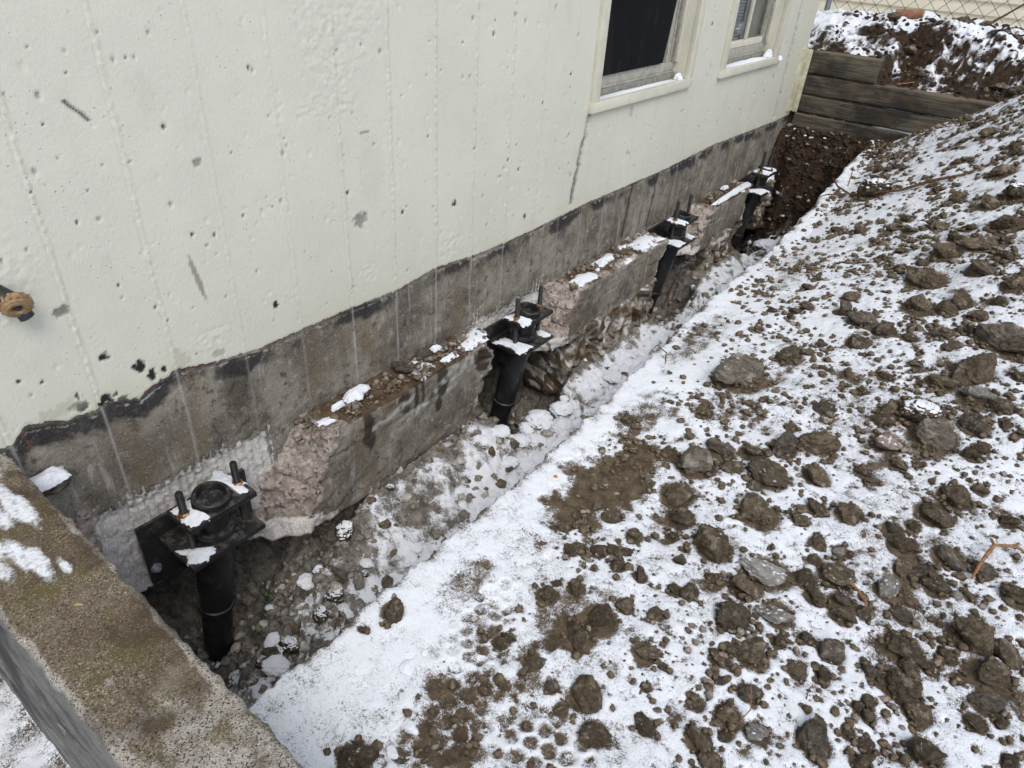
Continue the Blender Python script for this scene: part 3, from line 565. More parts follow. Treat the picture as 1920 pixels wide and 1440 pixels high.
# footing ledge blocks left between the chiselled pier pockets
def facets(P, sites, rg, tilt, off):
    k = len(sites); T_ = rg.normal(size=(k, 3)) * tilt; O_ = rg.uniform(-off, off, k); d = ((P[:, None, :] - sites[None]) ** 2).sum(2); i = d.argmin(1)
    return O_[i] + ((P - sites[i]) * T_[i]).sum(1)
def footing(y_in0, y_out0, y_in1, y_out1, zb, xo, seed, soil_top, stains, sl=1.0):
    cs = [[[(-.05, y_in0 - .20 * sl, zb), (-.05, y_in0 + .02 * sl, 0)], [(-.05, y_in1, zb), (-.05, y_in1, 0)]], [[(xo - .01, y_out0 - .13 * sl, zb), (xo, y_out0, -.004)], [(xo - .015, y_out1 - .05, zb), (xo, y_out1, -.004)]]]
    L = y_out1 - y_in0; res = (34, int(L / .007), 52)
    def disp(P, t):
        N = np.stack([f3(P, 11, 4, seed), f3(P, 11, 4, seed + 5), f3(P, 11, 4, seed + 9)], -1); end = np.maximum(S(.12, .0, t[:, 1]), S(.9, 1, t[:, 1])); lowf = S(.35, 0, t[:, 2])
        topf = S(.97, 1, t[:, 2]); a = .0040 + .010 * end + .012 * lowf + .004 * topf
        R2 = np.stack([f3(P, 38, 3, seed + 21, .65), f3(P, 38, 3, seed + 25, .65), f3(P, 38, 3, seed + 29, .65)], -1) * (.0015 + .007 * np.maximum(end, .6 * lowf))[:, None]
        rg = np.random.default_rng(int(seed * 10)); sit = rg.uniform(P.min(0), P.max(0), (int(260 * L), 3)); rdg = np.clip(facets(P, sit, rg, .32, .007), -.018, .018) * end
        Q = P + N * a[:, None] + R2; Q[:, 1] += rdg; Q[:, 0] += rdg * .5
        fr = S(.985, 1, t[:, 0]) * S(.2, .8, t[:, 2]); Q[:, 0] += fr * (.004 * f3(P, 40, 3, seed)) - .010 * np.exp(-((P[:, 2] + .11 + .02 * n3(P * 9)) / .0035) ** 2) * fr * S(-.2, .3, n3(P * 4 + seed))
        ed = S(.9, 1, t[:, 0]) * S(.9, 1, t[:, 2]); Q[:, 2] -= ed * .007 * (1 + f3(P, 25, 2, 3)); Q[:, 0] -= ed * .004
        Q[:, 2] += topf * (.016 * soil_top * np.clip(f3(P, 16, 3, 2) + .4, 0, 2) * S(.75, .45, t[:, 0]))
        return Q
    def at(P, t):
        e0 = S(.10, .0, t[:, 1]); e1 = S(.94, 1, t[:, 1]); low = S(.30, .02, t[:, 2]); nn = f3(P, 12, 3, 4)
        topf = S(.96, 1, t[:, 2])
        lime = np.clip(e0 * low * 1.2 + .9 * S(.1, 0, t[:, 2]) * S(.2, .0, t[:, 1]) + .75 * e1 * (.5 + nn) + .35 * low * (nn + .5), 0, 1)
        pink = np.clip(.62 * e0 * (1 - low) + topf * (.85 * (1 - soil_top) + .55 * S(.8, 1, t[:, 1])) + .35 * topf * S(.6, .9, t[:, 0]), 0, 1)
        soil = np.clip(topf * soil_top * (.75 + .6 * nn) * 1.1 * S(.02, .14, t[:, 1]) * (1.25 - S(.72, 1, t[:, 1])) + .25 * low * nn, 0, 1)
        wet = 0 * pink; fr = S(.95, 1, t[:, 0])
        for (y, z, a, b) in stains: wet = np.maximum(wet, fr * S(1.1, .9, np.sqrt(((P[:, 1] - y) / a) ** 2 + ((P[:, 2] - z) / b) ** 2) + .5 * nn))
        ln = 0 * pink
        if stains:
            for (ya, za, yb, zb_) in [(1.20, -.085, 1.40, -.055), (1.36, -.15, 1.62, -.02), (1.56, -.12, 1.73, -.03), (1.58, -.09, 1.71, -.02), (1.28, -.16, 1.48, -.10), (1.66, -.02, 1.72, -.075)]:
                zz = za + (P[:, 1] - ya) / (yb - ya) * (zb_ - za) + .012 * n3(P * 30); ln = np.maximum(ln, fr * np.exp(-((P[:, 2] - zz) / .012) ** 2) * (P[:, 1] > ya) * (P[:, 1] < yb) * S(-.5, .2, n3(P * 45)))
        dust = topf * np.clip(.18 + .9 * f3(P, 9, 4, seed + 2), 0, 1) * S(.05, .2, t[:, 1]) * (.6 + .6 * S(.2, .8, t[:, 1]))
        return dict(snow=dust, lime=lime, pink=pink, soil=soil, wet=wet, line=np.clip(ln * 1.3, 0, 1))
    me = hex_mesh('footing', cs, res, disp, at)
    return link('footing', me, M_MAS, house)
footing(.93, 1.045, 1.86, 1.80, -.345, .122, 1.3, 1.0, [(1.185, -.085, .030, .070), (1.345, -.045, .032, .052), (1.405, -.06, .010, .075), (1.435, -.05, .008, .06), (1.535, -.05, .030, .085), (1.522, -.15, .020, .035), (1.745, -.05, .036, .036), (1.755, -.10, .016, .02)])
footing(2.30, 2.40, 3.27, 3.245, -.25, .14, 7.7, .5, [])
footing(3.80, 3.885, 4.56, 4.52, -.25, .118, 15.1, .7, [])
# rough poured layer under the ledge
def base_layer(y0, y1, zt, zb, xo, seed):
    def disp(P, t):
        rg = np.random.default_rng(int(seed)); sit = rg.uniform(P.min(0), P.max(0), (int(330 * (y1 - y0)), 3)); fx = np.clip(facets(P, sit, rg, .35, .014), -.03, .03)
        P = P.copy(); P[:, 0] += fx
        N = np.stack([f3(P, 7, 5, seed, .6), f3(P, 7, 5, seed + 4, .6), f3(P, 7, 5, seed + 8, .6)], -1); return P + N * .020 + np.stack([f3(P, 30, 3, seed + 1, .65), f3(P, 30, 3, seed + 2, .65), f3(P, 30, 3, seed + 3, .65)], -1) * .008
    def at(P, t):
        n = f3(P, 17, 4, seed, .65); return dict(lime=np.clip(.32 + .9 * n, 0, 1), soil=np.clip(.35 - 1.0 * n + .5 * S(.4, 0, t[:, 2]), 0, 1))
    me = hex_mesh('footing_underside', box_corners(-.1, xo, y0, y1, zb, zt), (14, int((y1 - y0) / .011), 26), disp, at); return link('footing_underside', me, M_MAS, house)
base_layer(1.28, 1.80, -.32, -.56, .10, 3.0); base_layer(2.38, 3.22, -.23, -.58, .128, 9.0); base_layer(3.93, 4.48, -.22, -.52, .10, 13.0); base_layer(4.86, 5.2, -.05, -.40, .10, 17.0)

# windows
def window(y0, y1, kind):
    z0, z1 = .695, 1.85; tw = .052
    bm = bmesh.new()
    bm_box(bm, -.004, .020, y0, y0 + tw, z0 + .0405, z1, .003); bm_box(bm, -.004, .020, y1 - tw, y1, z0 + .0405, z1, .003)
    bm_box(bm, -.004, .024, y0 - .004, y1 + .004, z0, z0 + .04, .003); bm_box(bm, -.004, .020, y0 + tw + .0005, y1 - tw - .0005, z1 - tw, z1, .003)
    wdw = bm_obj('window', bm, M_TRIM, house)
    a, b = y0 + tw - .012, y1 - tw + .012
    for q, r in ((a, a + .014), (b - .014, b)): part_box('jamb', wdw, M_TRIM, (-.14, -.0045, q, r, z0 + .03, z1 - .03), .001)
    bm = bmesh.new(); bm_box(bm, -.14, -.0045, a + .0145, b - .0145, z0 + .012, z0 + .036, .001)
    part = bm_obj('sill', bm, M_TRIM, wdw)
    ia, ib = a + .0145, b - .0145; zb = z0 + .037
    part_box('track', wdw, M_ALUD, (-.105, -.048, ia, ib, zb, zb + .024), .002); part_box('track', wdw, M_ALU, (-.100, -.058, ia, ib, zb + .0245, zb + .034), .002)
    part_box('bottom_rail', wdw, M_ALU, (-.092, -.062, ia, ib, zb + .0345, zb + .074), .003)
    for q in range(4): part_box('stile', wdw, [M_ALU, M_ALUD, M_ALU, M_TRIM][q], (-.098 + .004 * q, -.062 + .006 * q, ib - .060 + .015 * q, ib - .0465 + .015 * q, zb + .0745, z1 - .07), .002)
    part_box('stile', wdw, M_ALU, (-.092, -.062, ia, ia + .03, zb + .0745, z1 - .07), .002)
    zg = zb + .0745
    if kind == 0:
        bm = bmesh.new(); q = [(ia + .0, zg), (ib - .155, zg + .006), (ib - .062, zg + .26 + .30), (ib - .061, z1 - .07), (ia, z1 - .07)]
        f1 = [bm.verts.new((-.052, y, z)) for y, z in q]; f0 = [bm.verts.new((-.060, y, z)) for y, z in q]
        bm.faces.new(f1); bm.faces.new(f0[::-1])
        for i in range(5): bm.faces.new((f1[i], f0[i], f0[(i + 1) % 5], f1[(i + 1) % 5]))
        bm_obj('screen', bm, M_DARK, wdw)
        part_box('pane', wdw, M_DARK, (-.088, -.082, ib - .30, ib - .061, zg, z1 - .07), .001)
        for k in range(3): part_box('sash_strip', wdw, [M_ALU, M_ALUD, M_ALU][k], (-.081 + .004 * k, -.070 + .004 * k, ib - .17 + .034 * k, ib - .14 + .034 * k, zg, z1 - .07), .002)
    else:
        part_box('bottom_rail', wdw, M_TRIM, (-.098, -.066, ia + .031, ib - .061, zg + .0005, zg + .035), .003)
        part_box('pane', wdw, M_GLASS, (-.086, -.082, ia + .031, ib - .061, zg + .036, z1 - .07), .0)
        part_box('mullion', wdw, M_TRIM, (-.080, -.064, (ia + ib) / 2 + .045, (ia + ib) / 2 + .067, zg + .036, z1 - .07), .002)
        bm = bmesh.new(); z = zg
        while z < z1 - .07: bm_box(bm, -.125, -.115, ia + .005, (ia + ib) / 2 + .05, z, z + .013, 0); z += .0165
        bm_obj('blind', bm, M_BLIND, wdw)
        part_box('curtain', wdw, simple('grey_curtain', (.33, .34, .36), .8, .2, 0, .15, 8), (-.135, -.128, (ia + ib) / 2 + .055, ib, zg, z1 - .07), .001)
    part_box('room_wall', wdw, M_ROOM, (-.32, -.30, y0, y1, z0, z1), 0)
    return wdw
window(*WIN[0], 0); window(*WIN[1], 1)
# flange strip at the corner
bm = bmesh.new(); bm_box(bm, -.004, .016, 5.215, 5.297, .34, .735, .002); bm_box(bm, .016, .05, 5.285, 5.297, .335, .73, .002)
for z in (.40, .47, .55, .63, .69): bm_lathe(bm, [(0, .003), (.006, .003), (.006, 0)], 8, Matrix.Translation((.016, 5.25, z)) @ Matrix.Rotation(math.pi / 2, 4, 'Y'))
bm_obj('corner_strip', bm, M_STRIP, house)

# ------------------------------------------------------------------ concrete garden wall in the foreground
def make_curb_obj():
    cs = [[[(-.004, .055, -.9), (-.004, .110, .315)], [(-.004, .30, -.9), (-.004, .292, .315)]], [[(2.4, .055, -.9), (2.4, .112, .300)], [(2.4, .24, -.9), (2.4, .235, .300)]]]
    def disp(P, t):
        Q = P.copy(); ed = S(.92, 1, t[:, 2]) * np.maximum(S(.05, 0, t[:, 1]), S(.95, 1, t[:, 1])); top = S(.995, 1, t[:, 2])
        N = np.stack([f3(P, 30, 4, 1), f3(P, 30, 4, 5), f3(P, 30, 4, 8)], -1)
        Q += N * (.0022 + .006 * ed)[:, None]; Q[:, 2] -= ed * (.006 + .008 * np.clip(f3(P, 18, 3, 3), 0, 1)); Q[:, 2] += top * (.004 * f3(P, 7, 3, 2) + .006 * np.clip(at(P, t)['snow'], 0, 1))
        near = S(.03, 0, t[:, 1]); Q[:, 1] += near * .004 * f3(P * np.array([.3, 1, 3]), 20, 3, 6) + near * .01 * np.exp(-((P[:, 2] - .12) / .006) ** 2)
        return Q
    def at(P, t):
        n = f3(P, 14, 4, 3); sn = 0 * n; top = S(.99, 1, t[:, 2])
        for (x, y, a, b) in [(.17, .235, .10, .022), (.20, .20, .06, .02), (.31, .185, .07, .02), (.36, .20, .07, .018), (.27, .165, .06, .022), (.05, .225, .06, .06), (.12, .16, .08, .03), (.40, .225, .035, .012), (.34, .15, .05, .02)]:
            sn = np.maximum(sn, .62 * top * S(1.6, .3, np.sqrt(((P[:, 0] - x) / a) ** 2 + ((P[:, 1] - y) / b) ** 2) + .55 * n))
        side = S(.02, .0, t[:, 1]) * S(.997, .985, t[:, 2])
        bare = np.clip(S(.45, .95, P[:, 0] + .12 * n) * .75 + .8 * S(.86, 1, t[:, 1]) + .7 * S(.12, .02, t[:, 1]) - .1, 0, 1)
        bare = np.maximum(bare, .6 * S(.2, .05, P[:, 0]))
        return dict(snow=sn, side=side, bare=bare)
    return hex_mesh('concrete_garden_wall', cs, (440, 46, 44), disp, at)
tag(link('concrete_garden_wall', make_curb_obj(), M_CURB), 'low concrete wall with mossy brown aggregate top in the near left corner', 'wall')

# ------------------------------------------------------------------ timber retaining wall
tw_ = empty('timber_wall', (0, Y_END, .24)); tag(tw_, 'weathered grey timber retaining wall of stacked planks at the house corner', 'retaining wall')
def plank(x0, x1, z0, z1, y0, y1, seed, dz=0.0):
    def disp(P, t):
        N = np.stack([f3(P * np.array([.4, 1, 1]), 16, 4, seed), f3(P * np.array([.3, 1, 2.0]), 18, 4, seed + 4), f3(P * np.array([.4, 1, 1]), 14, 4, seed + 8)], -1) * .0045
        e = np.maximum(S(.06, 0, t[:, 1]), S(.94, 1, t[:, 1])) * np.maximum(S(.05, 0, t[:, 2]), S(.95, 1, t[:, 2])); Q = P + N; Q[:, 2] -= e * .005 * np.sign(t[:, 2] - .5); Q[:, 1] -= e * .005 * np.sign(t[:, 1] - .5); Q[:, 2] += dz * t[:, 0]
        return Q - np.array([0, Y_END, .24])
    o = link('plank', hex_mesh('plank', box_corners(x0, x1, y0, y1, z0, z1), (int((x1 - x0) / .012), 10, 14), disp), M_WOOD, tw_); return o
plank(.045, .485, .582, .722, 5.300, 5.43, 1); plank(.035, 1.55, .455, .578, 5.302, 5.42, 3); plank(.03, 1.45, .334, .451, 5.304, 5.42, 5, -.002); plank(.03, 1.25, .232, .328, 5.300, 5.42, 8, -.004)

# ------------------------------------------------------------------ push piers
ROD = [(.0, .0)]
for k in range(42): ROD += [(.0098, k * .0052 + .0006), (.0098, k * .0052 + .0022), (.0082, k * .0052 + .0034), (.0082, k * .0052 + .0048)]
ROD += [(.0, 42 * .0052)]
def pier(py, pz, rodz, label, capped=False):
    root = empty('foundation_pier', (0, py, pz)); tag(root, label, 'pier', 'steel piers along the footing')
    def bo(name, m, f, parent=None):
        bm = bmesh.new(); f(bm); o = bm_obj(name, bm, m, parent or root); return o
    tilt = Matrix.Translation((.123, 0, .02)) @ Matrix.Rotation(math.radians(9.5), 4, 'Y') @ Matrix.Rotation(math.radians(-3), 4, 'X')
    bo('back_plate', M_STEEL, lambda b: (bm_box(b, .004, .016, -.162, .162, -.262, -.052, .004), bm_box(b, -.16, .0155, -.12, .12, -.276, -.2625, .003)))
    bo('gusset', M_STEEL, lambda b: bm_box(b, .0165, .10, -.06, -.05, -.24, -.126, .002)); bo('gusset', M_STEEL, lambda b: bm_box(b, .0165, .10, .05, .06, -.24, -.126, .002))
    bo('seat_plate', M_STEEL, lambda b: bm_box(b, .0165, .188, -.118, .098, -.125, -.109, .003))
    bo('top_plate', M_STEEL, lambda b: bm_box(b, .068, .178, -.098, .096, -.012, .006, .003))
    bo('sleeve', M_STEEL, lambda b: bm_lathe(b, [(0, -.128), (.049, -.130), (.050, -.134), (.050, -.375), (.0465, -.40), (.0465, -.455), (.051, -.458), (.052, -.470), (.050, -.478), (.044, -.480), (.044, -1.1), (0, -1.1)], 40, tilt))
    col = bo('pipe', M_STEEL, lambda b: bm_lathe(b, [(.041, -.135), (.041, -.008), (.0475, -.006), (.0475, .010), (.045, .0125), (.0375, .0125), (.0365, .009), (.0365, -.012), (0, -.014)], 40, tilt))
    bo('collar', M_STEEL, lambda b: bm_lathe(b, [(.0412, -.122), (.0585, -.122), (.0595, -.118), (.0595, -.103), (.0575, -.099), (.0412, -.099)], 40, tilt), col)
    for s_, dy in ((-1, -.077), (1, .077)):
        rd = bo('threaded_rod', M_ROD2 if rodz > .0 else M_ROD, lambda b: bm_lathe(b, ROD, 14, Matrix.Translation((.121, dy, -.132 + rodz))))
        bo('nut', M_NUT, lambda b: (bm_lathe(b, [(0, .020), (.013, .020), (.0155, .018), (.0155, .009), (.013, .0075), (0, .0075)], 6, Matrix.Translation((.121, dy, 0)) @ Matrix.Rotation(.3 + s_, 4, 'Z')), bm_lathe(b, [(0, .0082), (.0185, .0082), (.0185, .0062), (0, .0062)], 20, Matrix.Translation((.121, dy, 0)))), rd)
    for dy, z in ((-.143, -.205), (.145, -.115), (-.105, -.088)):
        if dy == -.105: bo('bolt', M_STEEL, lambda b: bm_lathe(b, [(0, .003), (.007, .003), (.007, 0)], 10, Matrix.Translation((.016, dy, z)) @ Matrix.Rotation(math.pi / 2, 4, 'Y')))
        else: bo('bolt', M_BOLT, lambda b: (bm_lathe(b, [(0, .0125), (.009, .0125), (.011, .011), (.011, .003)], 6, Matrix.Translation((.016, dy, z)) @ Matrix.Rotation(math.pi / 2, 4, 'Y')), bm_lathe(b, [(0, .003), (.0145, .003), (.0145, 0)], 18, Matrix.Translation((.016, dy, z)) @ Matrix.Rotation(math.pi / 2, 4, 'Y'))))
    return root
pier(*PIERS[0], .0, 'black steel pier bracket and pipe nearest the mossy concrete wall')
pier(*PIERS[1], .012, 'black steel pier bracket second from the mossy concrete wall, between two footing blocks')
pier(*PIERS[2], .03, 'black steel pier bracket third from the mossy concrete wall, below the windows')
pier(*PIERS[3], .06, 'farthest black steel pier bracket, close to the timber retaining wall')

# ------------------------------------------------------------------ snow lying on things
def snow_patch(pts, h, label, seed=0, name='snow_patch', lump=.35, drape=None):
    """irregular pillow of snow over a polygon pts [(x,y)] at height z"""
    (cx_, cy_, cz) = np.mean(np.array(pts), 0); pp = np.array(pts)[:, :2] - (cx_, cy_); n = 110; ring = []
    L = np.concatenate([[0], np.cumsum(np.linalg.norm(np.diff(np.vstack([pp, pp[:1]]), axis=0), axis=1))]); tt = np.linspace(0, L[-1], n, endpoint=False)
    cl = np.vstack([pp, pp[:1]]); rx = np.interp(tt, L, cl[:, 0]); ry = np.interp(tt, L, cl[:, 1])
    for _ in range(7): rx = (np.roll(rx, 1) + rx * 2 + np.roll(rx, -1)) / 4; ry = (np.roll(ry, 1) + ry * 2 + np.roll(ry, -1)) / 4
    sz = L[-1] / 6.28; nm = 16
    rho = np.linspace(1, 0, nm); P = []
    for r in rho:
        x = cx_ + rx * r; y = cy_ + ry * r; jit = 1 + .42 * f2(x, y, 1.5 / sz, 5, seed, .62) * (r ** 1.5)
        x = cx_ + rx * r * jit; y = cy_ + ry * r * jit
        hh = h * .9 * (1 - r ** 2.2) * (1 + lump * f2(x, y, .9 / sz, 3, seed + 3)) + .0015 * f2(x, y, 90, 2, seed)
        zb = cz + 0 * x if drape is None else drape(x, y)
        P.append(np.stack([x, y, zb + np.maximum(hh, -.002) - (.004 if r == 1 else 0)], -1))
    P = np.array(P); V = P.reshape(-1, 3); i = np.arange(nm * n).reshape(nm, n); F = np.stack([i[:-1], np.roll(i, -1, 1)[:-1], np.roll(i, -1, 1)[1:], i[1:]], -1).reshape(-1, 4)
    return tag(link(name, raw_mesh(name, V, F), M_SNOW), label, 'snow')
def on_pier(i, pts, z): return [(x, PIERS[i][0] + y, PIERS[i][1] + z) for x, y in pts]
TP, SP = .0062, -.1088
snow_patch(on_pier(0, [(.072, -.094), (.176, -.094), (.176, -.03), (.155, -.05), (.12, -.052), (.09, -.045), (.074, -.03)], TP), .011, 'snow on the left half of the nearest pier top plate', 1)
snow_patch(on_pier(0, [(.072, -.03), (.078, .03), (.11, .055), (.16, .06), (.165, .09), (.075, .094), (.03, .07), (.05, .02)], TP), .014, 'snow heaped behind the pipe of the nearest pier', 2)
snow_patch(on_pier(0, [(.10, -.112), (.185, -.112), (.184, -.05), (.165, -.035), (.14, -.06), (.115, -.085)], SP), .010, 'snow on the lower plate corner of the nearest pier', 3)
snow_patch(on_pier(1, [(.07, -.096), (.176, -.096), (.172, -.035), (.12, -.055), (.075, -.03)], TP), .012, 'snow on the left half of the second pier top plate', 4)
snow_patch(on_pier(1, [(.07, .01), (.08, .05), (.105, .06), (.09, .093), (.07, .09)], TP), .012, 'small snow bit behind the second pier pipe', 5)
snow_patch(on_pier(1, [(.04, -.115), (.184, -.115), (.184, -.03), (.16, -.05), (.10, -.06), (.05, -.06)], SP), .014, 'snow covering the left of the second pier lower plate', 6)
snow_patch(on_pier(1, [(.10, .06), (.15, .05), (.184, .06), (.18, .095), (.12, .095)], SP), .012, 'snow on the right end of the second pier lower plate', 7)
snow_patch(on_pier(2, [(.07, -.096), (.177, -.096), (.174, -.03), (.12, -.052), (.075, -.04)], TP), .014, 'snow on the third pier top plate', 8)
snow_patch(on_pier(2, [(.08, -.115), (.186, -.115), (.186, -.02), (.10, -.05)], SP), .018, 'snow on the left of the third pier lower plate', 9)
snow_patch(on_pier(2, [(.12, .05), (.186, .04), (.184, .096), (.12, .096)], SP), .014, 'snow on the right end of the third pier lower plate', 10)
snow_patch(on_pier(3, [(.07, -.096), (.177, -.096), (.177, .094), (.07, .094)], TP + .006), .016, 'snow covering the whole top plate of the farthest pier', 11)
snow_patch(on_pier(3, [(.06, -.116), (.187, -.116), (.187, -.01), (.10, -.05)], SP), .018, 'snow on the lower plate of the farthest pier', 12)
FT = .006
snow_patch([(.02, 1.17, .02), (.06, 1.15, .02), (.075, 1.20, .02), (.05, 1.27, .02), (.02, 1.26, .02)], .022, 'snow lump against the wall on the muddy footing ledge', 13)
snow_patch([(.035, 1.10, .012), (.055, 1.10, .012), (.055, 1.15, .012), (.035, 1.16, .012)], .014, 'small snow bit beside the lump on the muddy ledge', 14)
snow_patch([(.075, 1.66, FT), (.115, 1.68, FT), (.118, 1.79, FT), (.06, 1.84, FT), (.02, 1.83, FT), (.03, 1.76, FT), (.07, 1.74, FT)], .012, 'snow at the end of the muddy footing ledge beside the second pier', 15)
snow_patch([(.09, 1.56, FT), (.115, 1.56, FT), (.116, 1.63, FT), (.085, 1.63, FT)], .012, 'snow patch near the outer edge of the muddy ledge', 16)
snow_patch([(.02, 1.57, .015), (.045, 1.57, .015), (.045, 1.62, .015), (.02, 1.62, .015)], .016, 'little snow lump at the wall above the stained block', 17)
snow_patch([(.05, 1.02, FT), (.085, 1.02, FT), (.09, 1.09, FT), (.06, 1.08, FT)], .008, 'thin snow on the broken pink end of the nearest footing block', 18)
snow_patch([(.06, 2.42, FT), (.125, 2.44, FT), (.132, 2.56, FT), (.09, 2.60, FT), (.05, 2.52, FT)], .016, 'snow cap on the near corner of the middle footing block', 19)
snow_patch([(.03, 2.66, FT), (.09, 2.64, FT), (.08, 2.76, FT), (.06, 2.88, FT), (.02, 2.84, FT), (.03, 2.74, FT)], .013, 'irregular snow on the middle of the middle footing block', 20)
snow_patch([(.03, 2.95, FT), (.05, 2.95, FT), (.05, 3.0, FT), (.025, 3.0, FT)], .010, 'tiny snow dot on the middle footing block', 21)
snow_patch([(.04, 3.00, FT), (.12, 2.98, FT), (.135, 3.22, FT), (.03, 3.25, FT), (.03, 3.1, FT)], .014, 'wide snow patch on the far end of the middle footing block', 22)
snow_patch([(.085, 3.90, FT), (.112, 3.91, FT), (.112, 4.5, FT), (.06, 4.52, FT), (.07, 4.3, FT), (.095, 4.15, FT)], .016, 'strip of snow along the outer edge of the far footing block', 23)
snow_patch([(.015, 4.22, .02), (.04, 4.20, .02), (.045, 4.28, .02), (.02, 4.28, .02)], .02, 'snow lump against the wall on the far footing block', 24)
snow_patch([(.02, 4.90, -.05), (.10, 4.84, -.05), (.11, 5.0, -.05), (.05, 5.1, -.05), (.01, 5.05, -.05)], .025, 'snow on the rough concrete beyond the farthest pier', 25)
snow_patch([(-.04, 2.60, .731), (-.001, 2.60, .731), (.004, 3.0, .731), (.0, 3.385, .731), (-.045, 3.388, .731)], .010, 'snow along the sill of the dark window', 26)
snow_patch([(-.05, 3.90, .731), (.008, 3.88, .731), (.012, 4.62, .731), (-.04, 4.625, .731)], .016, 'snow along the sill of the blind window', 27)
snow_patch([(-.03, 3.345, .738), (.0, 3.345, .738), (.0, 3.388, .738), (-.035, 3.388, .738)], .026, 'snow bit in the corner of the dark window sill', 28)
snow_patch([(-.03, 4.56, .74), (.004, 4.56, .74), (.004, 4.625, .74), (-.035, 4.625, .74)], .045, 'snow heap in the corner of the blind window sill', 29)
snow_patch([(.003, 4.70, .715), (.03, 4.70, .715), (.03, 4.76, .715), (.003, 4.77, .715)], .02, 'snow dab on the wall beside the blind window sill end', 30)
# packed dirt with snow in the corner of wall and garden wall
def lump(name, label, cat, c, r, m, seed, flat=.8):
    me = clod_mesh(seed, 4); o = link(name, me, None); me.materials.append(m); o.location = c; o.scale = r if isinstance(r, tuple) else (r, r, r * flat); return tag(o, label, cat)

# ------------------------------------------------------------------ clods and rubble
def ico(sub):
    bm = bmesh.new(); bmesh.ops.create_icosphere(bm, subdivisions=sub, radius=1); bm.verts.ensure_lookup_table()
    V = np.array([v.co for v in bm.verts]); F = np.array([[v.index for v in f.verts] for f in bm.faces]); bm.free(); return V, F
ICO = {k: ico(k) for k in (1, 2, 4, 5)}
def clod_shape(seed, sub, ang=.75):
    rg = np.random.default_rng(seed); U, F = ICO[sub]
    N = rg.normal(size=(9, 3)); N /= np.linalg.norm(N, axis=1)[:, None]; hgt = rg.uniform(.42, 1.0, 9)
    d = U @ N.T; rr = np.where(d > .05, hgt / np.maximum(d, .05), 9).min(1); rr = np.minimum(rr, 1.45)
    rr = mix(1.0, rr, ang); P = U * rr[:, None]
    P *= rg.uniform(.72, 1.12, 3) * np.array([1, 1, .8])
    P = P + U * (.14 * f3(P, 1.4, 3, seed * 3.7) + .13 * f3(P, 4.2, 4, seed * 1.3, .62) - .10 * np.clip(.12 - np.abs(n3(P * 1.9 + seed)), 0, .12) / .12)[:, None]
    return P, F
def clod_mesh(seed, sub=4, ang=.75):
    P, F = clod_shape(seed, sub, ang); return raw_mesh('clod', P, F)
BASES = [clod_mesh(100 + k, 5, .70 + .035 * (k % 9)) for k in range(22)]
BASES += [clod_mesh(300 + k, 5, .12) for k in range(6)]
for m in BASES: m.polygons.foreach_set('use_smooth', np.ones(len(m.polygons), bool)); m.materials.append(MC['b'])
def clod_obj(name, i, k):
    o = bpy.data.objects.new(name, BASES[i]); COL.objects.link(o); o.material_slots[0].link = 'OBJECT'; o.material_slots[0].material = MC[k]; return o
SPECIAL = {0: 'large pale golden-brown stone low in the lower right of the snow', 1: 'large round brown clod at the bottom, right of the golden-brown stone', 2: 'big square-sided brown clod in the lower right group', 6: 'split brown clod with a crack across it near the right edge', 64: 'lone brown clod at the bottom near the mossy concrete wall',
           38: 'long pale concrete slab chunk lying flat in the snow', 40: 'pale leaf-shaped concrete flake among brown clods', 67: 'large double-humped grey stone on the open snow beyond the muddy patch', 69: 'broad flat grey stone halfway up the snow', 74: 'tilted brown clod with a pointed upright corner', 88: 'tall pyramid-shaped brown clod on the right slope',
           91: 'long dark clod with a flat cap of snow on the right slope', 92: 'broad grey clod just below the snow-capped long clod', 96: 'pinkish white broken concrete chunk on the right slope', 105: 'large grey rock at the right edge of the slope', 106: 'large dark clod at the right edge beside the grey rock', 65: 'brown clod lying on the clean snow at the trench edge', 29: 'grey clod under the forked orange twig',
           134: 'snow-topped stone on the trench edge beneath the timber wall', 113: 'snow-capped clod high on the right edge of the slope', 47: 'pale concrete lump low in the middle of the clods', 22: 'small pale concrete flake right of the big clods'}
SHORT = {0: 'the pale golden-brown stone', 2: 'the big square-sided clod', 6: 'the split clod', 64: 'the lone clod near the mossy wall', 38: 'the long pale slab chunk', 40: 'the leaf-shaped pale flake', 67: 'the double-humped grey stone', 69: 'the broad flat grey stone', 74: 'the tilted clod with pointed corner', 88: 'the tall pyramid-shaped clod', 91: 'the long snow-capped clod', 96: 'the pinkish concrete chunk', 105: 'the large grey rock at the right edge', 65: 'the clod on the trench edge snow', 134: 'the snow-topped stone under the timber wall', 113: 'the snow-capped clod high at right', 47: 'the pale concrete lump', 29: 'the clod under the orange twig'}
def proj(x, y, z):
    c = R.T @ (np.array([x, y, z]) - np.array([1.5, 0, 1.31])); return c[0] / c[2], c[1] / c[2]
SP_PX = {q: proj(CLODS[q][0], CLODS[q][1], gz(CLODS[q][0], CLODS[q][1])) for q in SHORT}; REL = {}
